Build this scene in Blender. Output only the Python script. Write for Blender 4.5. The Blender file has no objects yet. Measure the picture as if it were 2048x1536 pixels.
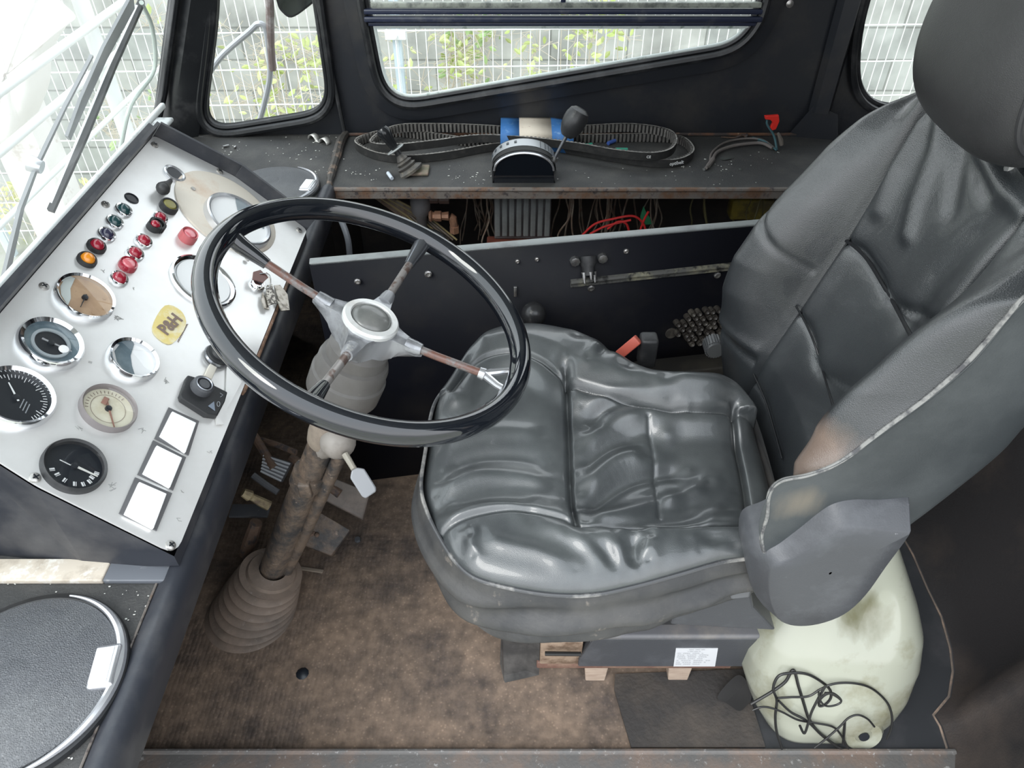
import bpy, bmesh, math, random
import numpy as np
from mathutils import Vector, Matrix, noise
random.seed(7)
S = bpy.context.scene
COL = S.collection
# ---------------------------------------------------------------- camera
CAM = np.array([0.0, 0.0, 1.27]); TILT = math.radians(41.5); FPX = 1500.0
cd = bpy.data.cameras.new('camera'); cam = bpy.data.objects.new('camera', cd); COL.objects.link(cam)
cam.location = CAM; cam.rotation_euler = (math.radians(90) - TILT, 0, 0)
cd.sensor_width = 36; cd.lens = 36 * FPX / 2048; cd.clip_start = .02; cd.clip_end = 200
S.camera = cam
# ---------------------------------------------------------------- light
w = bpy.data.worlds.new('overcast_sky'); S.world = w; w.use_nodes = True
nt = w.node_tree; nt.nodes.clear()
out = nt.nodes.new('ShaderNodeOutputWorld'); bg = nt.nodes.new('ShaderNodeBackground')
tc = nt.nodes.new('ShaderNodeTexCoord'); sx = nt.nodes.new('ShaderNodeSeparateXYZ'); rp = nt.nodes.new('ShaderNodeValToRGB')
nz = nt.nodes.new('ShaderNodeTexNoise'); nz.inputs['Scale'].default_value = 2.5
ad = nt.nodes.new('ShaderNodeMath'); ad.operation = 'MULTIPLY_ADD'; ad.inputs[1].default_value = .25
nt.links.new(tc.outputs['Generated'], sx.inputs[0]); nt.links.new(tc.outputs['Generated'], nz.inputs['Vector'])
nt.links.new(nz.outputs['Fac'], ad.inputs[0]); nt.links.new(sx.outputs['Z'], ad.inputs[2]); nt.links.new(ad.outputs[0], rp.inputs[0])
e = rp.color_ramp.elements
e[0].position = 0; e[0].color = (.40, .41, .42, 1); e[1].position = .9; e[1].color = (.86, .93, 1, 1)
m_ = e.new(.25); m_.color = (.95, .97, 1, 1)
bg.inputs['Strength'].default_value = 2.6
nt.links.new(rp.outputs[0], bg.inputs[0]); nt.links.new(bg.outputs[0], out.inputs[0])
sl = bpy.data.lights.new('sun', 'SUN'); sl.energy = 1.5; sl.angle = math.radians(25); sl.color = (1, .98, .94)
so = bpy.data.objects.new('sun', sl); COL.objects.link(so); so.rotation_euler = Vector((-.45, -.5, .74)).to_track_quat('Z', 'Y').to_euler()
S.view_settings.view_transform = 'Standard'; S.view_settings.look = 'None'
S.view_settings.exposure = 0.0; S.view_settings.gamma = 1.0; S.view_settings.use_curve_mapping = False

# ---------------------------------------------------------------- helpers
cT, sT = math.cos(TILT), math.sin(TILT)
FWD = np.array([0, cT, -sT]); UPV = np.array([0, sT, cT]); RGT = np.array([1., 0, 0])
def ray(px, py): return FWD + (px - 1024) / FPX * RGT + (768 - py) / FPX * UPV
def P(px, py, x=None, y=None, z=None):      # where the sight line of a measured picture point meets a real plane of the cab
    v = ray(px, py)
    t = (x - CAM[0]) / v[0] if x is not None else (y - CAM[1]) / v[1] if y is not None else (z - CAM[2]) / v[2]
    return CAM + t * v
def PL(px, py, o, n):
    v = ray(px, py); t = ((np.array(o) - CAM) @ np.array(n)) / (v @ np.array(n)); return CAM + t * v
def A(*a): return np.array(a, float)
def unit(v): v = np.array(v, float); return v / (np.linalg.norm(v) + 1e-12)
def frame(n, ref=(0, 1, 0)):
    n = unit(n); ref = np.array(ref, float)
    if abs(n @ ref) > .97: ref = A(1, 0, 0)
    u = unit(ref - n * (n @ ref)); return u, np.cross(n, u), n

MATS = {}
def mat(name, c, rough=.5, metal=0, c2=None, sc=6, lo=.45, hi=.6, bump=0, bs=250, c3=None, sc3=90, lo3=.66, hi3=.72, spec=.5, coat=0, trans=0, stretch=None, vor=False, detail=6, subsurf=0):
    if name in MATS: return MATS[name]
    m = bpy.data.materials.new(name); m.use_nodes = True; t = m.node_tree; b = t.nodes['Principled BSDF']
    b.inputs['Base Color'].default_value = (*c, 1); b.inputs['Roughness'].default_value = rough; b.inputs['Metallic'].default_value = metal
    b.inputs['Specular IOR Level'].default_value = spec; b.inputs['Coat Weight'].default_value = coat
    if trans: b.inputs['Transmission Weight'].default_value = trans
    if subsurf: b.inputs['Subsurface Weight'].default_value = subsurf; b.inputs['Subsurface Radius'].default_value = (.02, .02, .015)
    if c2 is not None or bump or c3 is not None:
        tc = t.nodes.new('ShaderNodeTexCoord'); vec = tc.outputs['Object']
        if stretch:
            mp = t.nodes.new('ShaderNodeMapping'); mp.inputs['Scale'].default_value = stretch; t.links.new(vec, mp.inputs[0]); vec = mp.outputs[0]
    last = None
    def layer(prev, cc, s, l, h):
        n = t.nodes.new('ShaderNodeTexNoise'); n.inputs['Scale'].default_value = s; n.inputs['Detail'].default_value = detail; n.inputs['Roughness'].default_value = .65
        t.links.new(vec, n.inputs['Vector'])
        r = t.nodes.new('ShaderNodeMapRange'); r.inputs[1].default_value = l; r.inputs[2].default_value = h; t.links.new(n.outputs['Fac'], r.inputs[0])
        x = t.nodes.new('ShaderNodeMix'); x.data_type = 'RGBA'; t.links.new(r.outputs[0], x.inputs[0])
        if prev is None: x.inputs[6].default_value = (*c, 1)
        else: t.links.new(prev, x.inputs[6])
        x.inputs[7].default_value = (*cc, 1); t.links.new(x.outputs[2], b.inputs['Base Color']); return x.outputs[2]
    if c2 is not None: last = layer(None, c2, sc, lo, hi)
    if c3 is not None: last = layer(last, c3, sc3, lo3, hi3)
    if bump:
        if vor: n = t.nodes.new('ShaderNodeTexVoronoi'); n.feature = 'DISTANCE_TO_EDGE'; o = n.outputs['Distance']
        else: n = t.nodes.new('ShaderNodeTexNoise'); n.inputs['Detail'].default_value = 4; o = n.outputs['Fac']
        n.inputs['Scale'].default_value = bs; t.links.new(vec, n.inputs['Vector'])
        bp = t.nodes.new('ShaderNodeBump'); bp.inputs['Strength'].default_value = bump; bp.inputs['Distance'].default_value = .002
        t.links.new(o, bp.inputs['Height']); t.links.new(bp.outputs[0], b.inputs['Normal'])
    m['tree'] = ''
    MATS[name] = m; return m
def glass_mat(name, col=(.93, .96, .95), mixv=.1, rough=.02, haze=0, hcol=(.8, .82, .82)):
    m = bpy.data.materials.new(name); m.use_nodes = True; t = m.node_tree; t.nodes.clear()
    o = t.nodes.new('ShaderNodeOutputMaterial'); a = t.nodes.new('ShaderNodeBsdfTransparent'); g = t.nodes.new('ShaderNodeBsdfGlossy'); x = t.nodes.new('ShaderNodeMixShader')
    a.inputs[0].default_value = (*col, 1); g.inputs['Roughness'].default_value = rough; x.inputs[0].default_value = mixv
    t.links.new(a.outputs[0], x.inputs[1]); t.links.new(g.outputs[0], x.inputs[2]); last = x.outputs[0]
    if haze:
        d = t.nodes.new('ShaderNodeBsdfTranslucent'); d.inputs[0].default_value = (*hcol, 1); y = t.nodes.new('ShaderNodeMixShader')
        n = t.nodes.new('ShaderNodeTexNoise'); n.inputs['Scale'].default_value = 3; r = t.nodes.new('ShaderNodeMapRange'); r.inputs[1].default_value = .35; r.inputs[2].default_value = .75
        r.inputs[3].default_value = haze * .3; r.inputs[4].default_value = haze * 1.6
        tc = t.nodes.new('ShaderNodeTexCoord'); t.links.new(tc.outputs['Object'], n.inputs['Vector'])
        t.links.new(n.outputs['Fac'], r.inputs[0]); t.links.new(r.outputs[0], y.inputs[0]); t.links.new(last, y.inputs[1]); t.links.new(d.outputs[0], y.inputs[2]); last = y.outputs[0]
    t.links.new(last, o.inputs[0]); MATS[name] = m; return m

black = mat('black_cab_paint', (.018, .020, .025), .38, c2=(.045, .042, .04), sc=5, lo=.5, hi=.75, c3=(.16, .16, .16), sc3=160, lo3=.72, hi3=.8, bump=.15, bs=120)
panelblk = mat('black_panel_paint', (.005, .0055, .009), .5, c2=(.014, .013, .014), sc=7, lo=.5, hi=.75, c3=(.2, .2, .2), sc3=220, lo3=.76, hi3=.8, spec=.18)
bluegrey = mat('blue_grey_paint', (.026, .029, .038), .45, c2=(.075, .075, .08), sc=9, lo=.45, hi=.7, c3=(.3, .3, .3), sc3=150, lo3=.72, hi3=.78)
ledge_m = mat('grained_shelf_coat', (.044, .044, .044), .62, c2=(.085, .082, .078), sc=9, lo=.45, hi=.7, c3=(.45, .45, .43), sc3=170, lo3=.71, hi3=.76, bump=.5, bs=350)
rust = mat('rusty_steel', (.085, .052, .036), .75, c2=(.17, .11, .075), sc=30, lo=.4, hi=.65, c3=(.05, .04, .04), sc3=60, lo3=.5, hi3=.6, bump=.5, bs=200)
rustedge = mat('worn_rusty_edge', (.17, .15, .135), .6, c2=(.16, .09, .055), sc=22, lo=.45, hi=.62, c3=(.06, .05, .05), sc3=70, lo3=.55, hi3=.65, bump=.4, bs=200)
seam_m = mat('worn_grey_seam', (.07, .065, .062), .6, c2=(.2, .11, .07), sc=30, lo=.5, hi=.65)
alu = mat('brushed_aluminium', (.86, .86, .85), .33, metal=.5, c2=(.74, .73, .71), sc=5, lo=.4, hi=.75, stretch=(1, 1, 1))
tape = mat('aged_beige_strip', (.62, .55, .46), .7, c2=(.42, .36, .29), sc=30, lo=.5, hi=.7, c3=(.75, .72, .66), sc3=50, lo3=.55, hi3=.65)
tanring = mat('stained_cream_flange', (.72, .66, .57), .45, c2=(.60, .44, .32), sc=14, lo=.5, hi=.75, c3=(.35, .25, .18), sc3=60, lo3=.68, hi3=.74)
chrome = mat('chrome', (.82, .83, .85), .08, metal=1)
steel = mat('dull_steel', (.45, .45, .45), .35, metal=.9, c2=(.25, .23, .21), sc=60, lo=.5, hi=.7)
screwm = mat('screw_metal', (.55, .54, .52), .35, metal=.8, c2=(.3, .28, .26), sc=90, lo=.4, hi=.7)
gloss = mat('gloss_black_enamel', (.008, .010, .014), .07, coat=1.0)
rubber = mat('black_rubber', (.02, .021, .023), .5, c2=(.05, .05, .052), sc=20, lo=.5, hi=.7)
dustrub = mat('dusty_grey_rubber', (.145, .108, .084), .7, c2=(.07, .056, .046), sc=14, lo=.4, hi=.7, c3=(.18, .15, .13), sc3=70, lo3=.6, hi3=.75, bump=.2)
plast = mat('dark_grey_plastic', (.060, .063, .070), .42, c2=(.10, .105, .115), sc=12, lo=.5, hi=.75, c3=(.35, .35, .36), sc3=90, lo3=.70, hi3=.76, bump=.15, bs=500)
colgrey = mat('grey_column_shroud', (.115, .11, .105), .42, c2=(.085, .078, .072), sc=15, lo=.4, hi=.7, c3=(.2, .18, .16), sc3=40, lo3=.65, hi3=.72)
coltan = mat('dusty_tan_paint', (.24, .20, .16), .6, c2=(.15, .12, .10), sc=25, lo=.45, hi=.7, c3=(.12, .08, .06), sc3=70, lo3=.64, hi3=.7)
greasy = mat('greasy_brown_steel', (.105, .076, .056), .55, c2=(.03, .028, .028), sc=28, lo=.42, hi=.6, c3=(.2, .15, .12), sc3=80, lo3=.62, hi3=.7, bump=.6, bs=150)
spoke_m = mat('worn_brown_spoke', (.15, .075, .058), .3, c2=(.16, .145, .14), sc=45, lo=.45, hi=.55, c3=(.06, .05, .05), sc3=60, lo3=.58, hi3=.64, coat=.4)
silver = mat('silver_trim', (.66, .67, .70), .25, metal=.8)
white_p = mat('white_plastic', (.93, .93, .93), .3)
beigep = mat('beige_plastic', (.66, .62, .54), .4)
redl = mat('red_lens', (.33, .012, .032), .12, coat=.8)
pinkl = mat('faded_red_lens', (.68, .17, .20), .15, coat=.8)
amber = mat('amber_lens', (.85, .30, .02), .15, coat=.8)
greenl = mat('dark_green_lens', (.015, .06, .065), .1, coat=.9)
purpl = mat('dark_violet_lens', (.035, .035, .07), .1, coat=.9)
olive = mat('olive_cap', (.22, .20, .05), .3)
dialb = mat('black_dial', (.012, .015, .02), .35)
dialbl = mat('blue_grey_dial', (.10, .15, .18), .35, c2=(.22, .28, .30), sc=25, lo=.4, hi=.7)
dialbr = mat('faded_brown_dial', (.46, .31, .19), .5, c2=(.40, .26, .16), sc=40, lo=.45, hi=.6, c3=(.1, .06, .04), sc3=70, lo3=.68, hi3=.72)
dialcr = mat('cream_dial', (.72, .69, .55), .45, c2=(.6, .55, .4), sc=25, lo=.5, hi=.7)
dialwh = mat('white_dial', (.85, .86, .86), .35)
redbr = mat('red_brown_paint', (.16, .05, .035), .5)
white_mark = mat('white_marking', (.75, .76, .76), .5)
yellow = mat('yellow_sticker', (.80, .66, .25), .5, c2=(.85, .78, .55), sc=40, lo=.45, hi=.6)
markbr = mat('brown_lettering', (.22, .16, .13), .5)
red_pl = mat('red_plastic', (.75, .03, .02), .35)
redw = mat('red_wire', (.55, .03, .03), .4)
brw = mat('brown_wire', (.13, .085, .06), .6, c2=(.2, .17, .14), sc=30, lo=.4, hi=.6)
tealw = mat('teal_wire', (.06, .14, .16), .5)
greyw = mat('grey_cable', (.17, .15, .14), .6)
blackw = mat('black_wire', (.012, .012, .012), .4)
brass = mat('dirty_brass', (.36, .19, .12), .45, metal=.3, c2=(.2, .12, .09), sc=60, lo=.5, hi=.7)
castiron = mat('dull_grey_casting', (.15, .145, .15), .6, c2=(.10, .085, .08), sc=20, lo=.45, hi=.7)
greenp = mat('green_tag', (.03, .22, .10), .5)
blueb = mat('blue_cardboard', (.04, .16, .42), .6, c2=(.16, .3, .5), sc=60, lo=.58, hi=.7)
creamc = mat('cream_cardboard', (.72, .64, .54), .7, c2=(.5, .35, .3), sc=60, lo=.62, hi=.68)
belt_m = mat('drive_belt_rubber', (.025, .025, .025), .5, c2=(.05, .047, .045), sc=50, lo=.5, hi=.7)
beltedge = mat('drive_belt_edge', (.36, .345, .32), .7, c2=(.13, .12, .11), sc=60, lo=.45, hi=.6)
tankm = mat('milky_white_plastic', (.37, .38, .31), .25, c2=(.21, .20, .125), sc=6, lo=.50, hi=.66, coat=.5)
paper = mat('white_paper', (.60, .61, .63), .6)
grille_m = mat('grey_mesh_grille', (.105, .11, .12), .45, c2=(.16, .165, .17), sc=6, lo=.45, hi=.7, bump=.9, bs=420, vor=True, c3=(.33, .29, .22), sc3=9, lo3=.70, hi3=.8)
darkvoid = mat('dark_void_steel', (.02, .018, .018), .7, c2=(.045, .035, .03), sc=12, lo=.45, hi=.7)
woodm = mat('pale_wood', (.42, .33, .26), .7, c2=(.30, .22, .17), sc=30, lo=.4, hi=.7, stretch=(1, 1, 8))
fence_m = mat('white_galvanised_wire', (.85, .87, .87), .4)
leafm = mat('yellow_green_leaf', (.50, .62, .20), .5, c2=(.66, .72, .36), sc=5, lo=.4, hi=.6)
leafd = mat('green_leaf', (.26, .42, .16), .5, c2=(.42, .55, .25), sc=5, lo=.4, hi=.6)
twig = mat('dry_pale_twig', (.62, .56, .46), .7)
mirrorm = mat('mirror_glass', (.80, .86, .80), .06, metal=1)
greybr = mat('rusty_brown_bracket', (.22, .17, .16), .6, c2=(.36, .33, .32), sc=30, lo=.45, hi=.6)
greybar = mat('grey_painted_tube', (.50, .52, .55), .35, metal=.2)
pale = mat('mottled_white', (.93, .90, .88), .9, c2=(.72, .66, .62), sc=9, lo=.58, hi=.66, bump=.6, bs=30)
keym = mat('worn_key_metal', (.40, .37, .33), .3, metal=.9, c2=(.2, .18, .15), sc=80, lo=.45, hi=.6)
glassm = glass_mat('window_glass', (.95, .97, .96), .05)
wsglass = glass_mat('hazy_windscreen_glass', (.93, .96, .94), .05, haze=.10, rough=.04)  # pale uneven translucent veil mixed into the pane
dialglass = glass_mat('gauge_glass', (.98, .98, .98), .05, rough=.03)
# leather with brown wear where the near bolster rubs
leather = mat('black_leather', (.020, .023, .026), .32, c2=(.034, .039, .042), sc=6, lo=.4, hi=.7, bump=.22, bs=520, vor=True, spec=1.0, coat=.25)
leatherw = mat('leather_side_vinyl', (.034, .040, .044), .42, c2=(.07, .078, .082), sc=5, lo=.4, hi=.7, bump=.1, bs=500, spec=.6)
leatherc = mat('brightened_black_leather', (.040, .045, .048), .36, c2=(.085, .094, .095), sc=7, lo=.40, hi=.72, bump=.10, bs=520, vor=True, spec=1.0, coat=.35)  # cushion copy of the leather, paler: window and sky reflection put into colour
pipe_m = mat('pale_piping', (.24, .24, .23), .45, c2=(.07, .07, .075), sc=60, lo=.45, hi=.6)

def wear_or_shade(m, centre, r, col):          # rubbed leather, or the tank's stain with painted shading, in the thing's own coordinates
    t = m.node_tree; b = t.nodes['Principled BSDF']; prev = b.inputs['Base Color'].links[0].from_socket
    tc = t.nodes.new('ShaderNodeTexCoord'); d = t.nodes.new('ShaderNodeVectorMath'); d.operation = 'DISTANCE'; d.inputs[1].default_value = centre
    t.links.new(tc.outputs['Object'], d.inputs[0]); n = t.nodes.new('ShaderNodeTexNoise'); n.inputs['Scale'].default_value = 35; n.inputs['Detail'].default_value = 6
    mp = t.nodes.new('ShaderNodeMapping'); mp.inputs['Scale'].default_value = (1, 1, .25); t.links.new(tc.outputs['Object'], mp.inputs[0]); t.links.new(mp.outputs[0], n.inputs['Vector'])
    a = t.nodes.new('ShaderNodeMath'); a.operation = 'MULTIPLY_ADD'; a.inputs[1].default_value = .06; t.links.new(n.outputs['Fac'], a.inputs[0]); t.links.new(d.outputs['Value'], a.inputs[2])
    r_ = t.nodes.new('ShaderNodeMapRange'); r_.inputs[1].default_value = r; r_.inputs[2].default_value = r + .03; r_.inputs[3].default_value = 1; r_.inputs[4].default_value = 0
    t.links.new(a.outputs[0], r_.inputs[0]); x = t.nodes.new('ShaderNodeMix'); x.data_type = 'RGBA'; t.links.new(r_.outputs[0], x.inputs[0])
    t.links.new(prev, x.inputs[6]); x.inputs[7].default_value = (*col, 1); t.links.new(x.outputs[2], b.inputs['Base Color'])

# floor: brown dirt over a small-pattern rubber mat
def floor_mat():
    m = bpy.data.materials.new('dirty_textured_mat'); m.use_nodes = True; t = m.node_tree; b = t.nodes['Principled BSDF']; b.inputs['Roughness'].default_value = .8
    tc = t.nodes.new('ShaderNodeTexCoord'); L = t.links.new
    mp = t.nodes.new('ShaderNodeMapping'); mp.inputs['Scale'].default_value = (1, 1, 1); L(tc.outputs['Object'], mp.inputs[0])
    v = t.nodes.new('ShaderNodeTexVoronoi'); v.inputs['Scale'].default_value = 125; v.inputs['Randomness'].default_value = .35; mp.inputs['Scale'].default_value = (1, .75, 1)
    L(mp.outputs[0], v.inputs['Vector'])
    n = t.nodes.new('ShaderNodeTexNoise'); n.inputs['Scale'].default_value = 5; n.inputs['Detail'].default_value = 7; n.inputs['Roughness'].default_value = .7; L(tc.outputs['Object'], n.inputs['Vector'])
    n2 = t.nodes.new('ShaderNodeTexNoise'); n2.inputs['Scale'].default_value = 60; n2.inputs['Detail'].default_value = 5; L(tc.outputs['Object'], n2.inputs['Vector'])
    r = t.nodes.new('ShaderNodeValToRGB'); L(n.outputs['Fac'], r.inputs[0]); el = r.color_ramp.elements
    el[0].position = .38; el[0].color = (.058, .043, .035, 1); el[1].position = .62; el[1].color = (.185, .13, .092, 1); k = el.new(.5); k.color = (.13, .093, .068, 1)
    x = t.nodes.new('ShaderNodeMix'); x.data_type = 'RGBA'; x.blend_type = 'MULTIPLY'; x.inputs[0].default_value = .6
    L(r.outputs[0], x.inputs[6]); r2 = t.nodes.new('ShaderNodeMapRange'); r2.inputs[1].default_value = .3; r2.inputs[2].default_value = .7; r2.inputs[3].default_value = .45; r2.inputs[4].default_value = 1.4
    L(n2.outputs['Fac'], r2.inputs[0]); L(r2.outputs[0], x.inputs[7]); L(x.outputs[2], b.inputs['Base Color'])
    bp = t.nodes.new('ShaderNodeBump'); bp.inputs['Distance'].default_value = .002; bp.inputs['Strength'].default_value = .9; bp.invert = True
    ml = t.nodes.new('ShaderNodeMath'); ml.operation = 'MULTIPLY_ADD'; ml.inputs[1].default_value = -.8; L(n2.outputs['Fac'], ml.inputs[0]); L(v.outputs['Distance'], ml.inputs[2])
    L(ml.outputs[0], bp.inputs['Height']); L(bp.outputs[0], b.inputs['Normal'])
    r3 = t.nodes.new('ShaderNodeMapRange'); r3.inputs[1].default_value = .42; r3.inputs[2].default_value = .62; r3.inputs[3].default_value = .95; r3.inputs[4].default_value = .18; L(n.outputs['Fac'], r3.inputs[0]); L(r3.outputs[0], bp.inputs['Strength'])
    n4 = t.nodes.new('ShaderNodeTexVoronoi'); n4.inputs['Scale'].default_value = 130; L(tc.outputs['Object'], n4.inputs['Vector'])
    r4 = t.nodes.new('ShaderNodeMapRange'); r4.inputs[1].default_value = .12; r4.inputs[2].default_value = .3; r4.inputs[3].default_value = 1.35; r4.inputs[4].default_value = .95; L(n4.outputs['Distance'], r4.inputs[0])
    x2 = t.nodes.new('ShaderNodeMix'); x2.data_type = 'RGBA'; x2.blend_type = 'MULTIPLY'; x2.inputs[0].default_value = 1; L(x.outputs[2], x2.inputs[6]); L(r4.outputs[0], x2.inputs[7]); L(x2.outputs[2], b.inputs['Base Color']); return m
floorm = floor_mat()
def block_mat():
    m = bpy.data.materials.new('grey_concrete_blocks'); m.use_nodes = True; t = m.node_tree; b = t.nodes['Principled BSDF']; b.inputs['Roughness'].default_value = .9
    tc = t.nodes.new('ShaderNodeTexCoord'); L = t.links.new; sp = t.nodes.new('ShaderNodeSeparateXYZ'); cb = t.nodes.new('ShaderNodeCombineXYZ')
    L(tc.outputs['Object'], sp.inputs[0]); L(sp.outputs['X'], cb.inputs['X']); L(sp.outputs['Z'], cb.inputs['Y'])
    v = t.nodes.new('ShaderNodeTexBrick'); v.inputs['Scale'].default_value = 1; v.inputs['Brick Width'].default_value = .5; v.inputs['Row Height'].default_value = .2; v.inputs['Mortar Size'].default_value = .006
    v.inputs['Color1'].default_value = (.40, .42, .40, 1); v.inputs['Color2'].default_value = (.48, .49, .46, 1); v.inputs['Mortar'].default_value = (.26, .27, .25, 1)
    L(cb.outputs[0], v.inputs['Vector']); n = t.nodes.new('ShaderNodeTexNoise'); n.inputs['Scale'].default_value = 5; n.inputs['Detail'].default_value = 8; L(tc.outputs['Object'], n.inputs['Vector'])
    r = t.nodes.new('ShaderNodeMapRange'); r.inputs[1].default_value = .3; r.inputs[2].default_value = .7; r.inputs[3].default_value = .7; r.inputs[4].default_value = 1.25; L(n.outputs['Fac'], r.inputs[0])
    x = t.nodes.new('ShaderNodeMix'); x.data_type = 'RGBA'; x.blend_type = 'MULTIPLY'; x.inputs[0].default_value = 1; L(v.outputs['Color'], x.inputs[6]); L(r.outputs[0], x.inputs[7]); L(x.outputs[2], b.inputs['Base Color']); return m
blockm = block_mat()

# ---------------------------------------------------------------- mesh building
class MB:
    def __init__(s): s.v = []; s.f = []
    def add(s, V, F):
        o = len(s.v); s.v += [tuple(map(float, p)) for p in V]; s.f += [tuple(i + o for i in f) for f in F]; return s
    def box(s, c, d, R=None, bev=0):
        c = np.array(c, float); d = np.array(d, float) / 2
        if R is None: R = np.eye(3)
        if bev <= 0:
            V = [c + R @ (d * A(*q)) for q in ((-1, -1, -1), (1, -1, -1), (1, 1, -1), (-1, 1, -1), (-1, -1, 1), (1, -1, 1), (1, 1, 1), (-1, 1, 1))]
            return s.add(V, [(0, 3, 2, 1), (4, 5, 6, 7), (0, 1, 5, 4), (1, 2, 6, 5), (2, 3, 7, 6), (3, 0, 4, 7)])
        bm = bmesh.new(); bmesh.ops.create_cube(bm, size=1)
        for v in bm.verts: v.co = Vector((v.co.x * 2 * d[0], v.co.y * 2 * d[1], v.co.z * 2 * d[2]))
        bmesh.ops.bevel(bm, geom=bm.edges[:] + bm.verts[:], offset=bev, segments=3, affect='EDGES', profile=.5)
        bm.verts.index_update()
        V = [c + R @ np.array(v.co) for v in bm.verts]; F = [tuple(v.index for v in f.verts) for f in bm.faces]; bm.free(); return s.add(V, F)
    def tube(s, pts, r, n=10, closed=False, cap=True, flat=None):
        pts = [np.array(p, float) for p in pts]; N = len(pts); rr = r if hasattr(r, '__len__') else [r] * N
        T = []
        for i in range(N):
            a = pts[(i - 1) % N] if (closed or i > 0) else pts[i]; b = pts[(i + 1) % N] if (closed or i < N - 1) else pts[i]
            T.append(unit(b - a))
        u, v, _ = frame(T[0], (0, 0, 1)); V = []
        for i in range(N):
            u = unit(u - T[i] * (u @ T[i])); v = np.cross(T[i], u)
            for k in range(n):
                a = 2 * math.pi * k / n; V.append(pts[i] + rr[i] * (math.cos(a) * u + math.sin(a) * v * (flat or 1)))
        F = []
        for i in range(N if closed else N - 1):
            j = (i + 1) % N
            for k in range(n): F.append((i * n + k, i * n + (k + 1) % n, j * n + (k + 1) % n, j * n + k))
        if cap and not closed: F += [tuple(range(n - 1, -1, -1)), tuple((N - 1) * n + k for k in range(n))]
        return s.add(V, F)
    def lathe(s, prof, o, ax=(0, 0, 1), n=32, ref=(0, 1, 0), sx=1, sy=1):
        u, v, a = frame(ax, ref); o = np.array(o, float); V = []; idx = []
        for r, h in prof:
            if r < 1e-6: idx.append([len(V)]); V.append(o + a * h)
            else:
                idx.append(list(range(len(V), len(V) + n)))
                for k in range(n): t = 2 * math.pi * k / n; V.append(o + a * h + r * (math.cos(t) * u * sx + math.sin(t) * v * sy))
        F = []
        for A_, B in zip(idx[:-1], idx[1:]):
            for k in range(n):
                k2 = (k + 1) % n
                if len(A_) == 1 and len(B) == 1: continue
                if len(A_) == 1: F.append((A_[0], B[k], B[k2]))
                elif len(B) == 1: F.append((A_[k], A_[k2], B[0]))
                else: F.append((A_[k], A_[k2], B[k2], B[k]))
        return s.add(V, F)
    def prism(s, poly, d):
        poly = [np.array(p, float) for p in poly]; d = np.array(d, float); n = len(poly)
        return s.add(poly + [p + d for p in poly], [tuple(range(n)), tuple(range(2 * n - 1, n - 1, -1))] + [(i, i + n, (i + 1) % n + n, (i + 1) % n) for i in range(n)])
    def grid(s, G, closed_u=False, closed_v=False):
        G = np.array(G); nu, nv = G.shape[:2]; F = []
        for i in range(nu if closed_u else nu - 1):
            for j in range(nv if closed_v else nv - 1):
                i2 = (i + 1) % nu; j2 = (j + 1) % nv; F.append((i * nv + j, i2 * nv + j, i2 * nv + j2, i * nv + j2))
        return s.add(G.reshape(-1, 3), F)
    def sphere(s, c, r, n=20, sc=(1, 1, 1)):
        V = []; m = n // 2; c = np.array(c, float); V.append(c + A(0, 0, r * sc[2]))
        for i in range(1, m):
            for k in range(n):
                a = math.pi * i / m; b = 2 * math.pi * k / n; V.append(c + r * A(math.sin(a) * math.cos(b) * sc[0], math.sin(a) * math.sin(b) * sc[1], math.cos(a) * sc[2]))
        V.append(c - A(0, 0, r * sc[2])); F = [(0, 1 + k, 1 + (k + 1) % n) for k in range(n)]
        for i in range(m - 2):
            for k in range(n): F.append((1 + i * n + k, 1 + (i + 1) * n + k, 1 + (i + 1) * n + (k + 1) % n, 1 + i * n + (k + 1) % n))
        b = 1 + (m - 2) * n; F += [(b + (k + 1) % n, b + k, len(V) - 1) for k in range(n)]
        return s.add(V, F)

OFF = {}
def obj(name, mb, m, parent=None, smooth=True, label=None, bevel=0, solid=0, angle=35, sub=0):
    off = OFF[parent.name] if parent else A(0, 0, 0)
    me = bpy.data.meshes.new(name); me.from_pydata([tuple(np.array(v) - off) for v in mb.v], [], mb.f); me.validate(); me.update()
    bm = bmesh.new(); bm.from_mesh(me); bmesh.ops.recalc_face_normals(bm, faces=bm.faces[:]); bm.to_mesh(me); bm.free()
    me.materials.append(m); o = bpy.data.objects.new(name, me); COL.objects.link(o)
    if parent: o.parent = parent
    OFF[o.name] = off
    if smooth:
        for p in me.polygons: p.use_smooth = True
        if angle < 170: me.set_sharp_from_angle(angle=math.radians(angle))
    if bevel:
        b = o.modifiers.new('bevel', 'BEVEL'); b.width = bevel; b.segments = 2; b.limit_method = 'ANGLE'
    if solid:
        b = o.modifiers.new('solid', 'SOLIDIFY'); b.thickness = solid; b.offset = 0
    if sub:
        b = o.modifiers.new('sub', 'SUBSURF'); b.levels = sub; b.render_levels = sub
    if label: o['label'] = label
    return o
def thing(name, label, cat, loc, group=None):
    o = bpy.data.objects.new(name, None); COL.objects.link(o); o.location = tuple(map(float, loc)); o.empty_display_size = .02
    o['label'] = label; o['category'] = cat; OFF[o.name] = np.array(loc, float)
    if group: o['group'] = group
    return o
def tag(o, label, cat, group=None):
    o['label'] = label; o['category'] = cat
    if group: o['group'] = group
    return o
def single(name, mb, m, label, cat, group=None, **k):   # a thing that is one mesh, origin at its own centre
    c = np.array(mb.v).mean(axis=0); me_off = MB(); me_off.v = [tuple(np.array(v) - c) for v in mb.v]; me_off.f = mb.f
    o = obj(name, me_off, m, **k); o.location = tuple(c); OFF[o.name] = c; return tag(o, label, cat, group)
def struct(name, mb, m, **k):
    o = obj(name, mb, m, **k)
    if not k.get('parent'): o['kind'] = 'structure'
    return o
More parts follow.
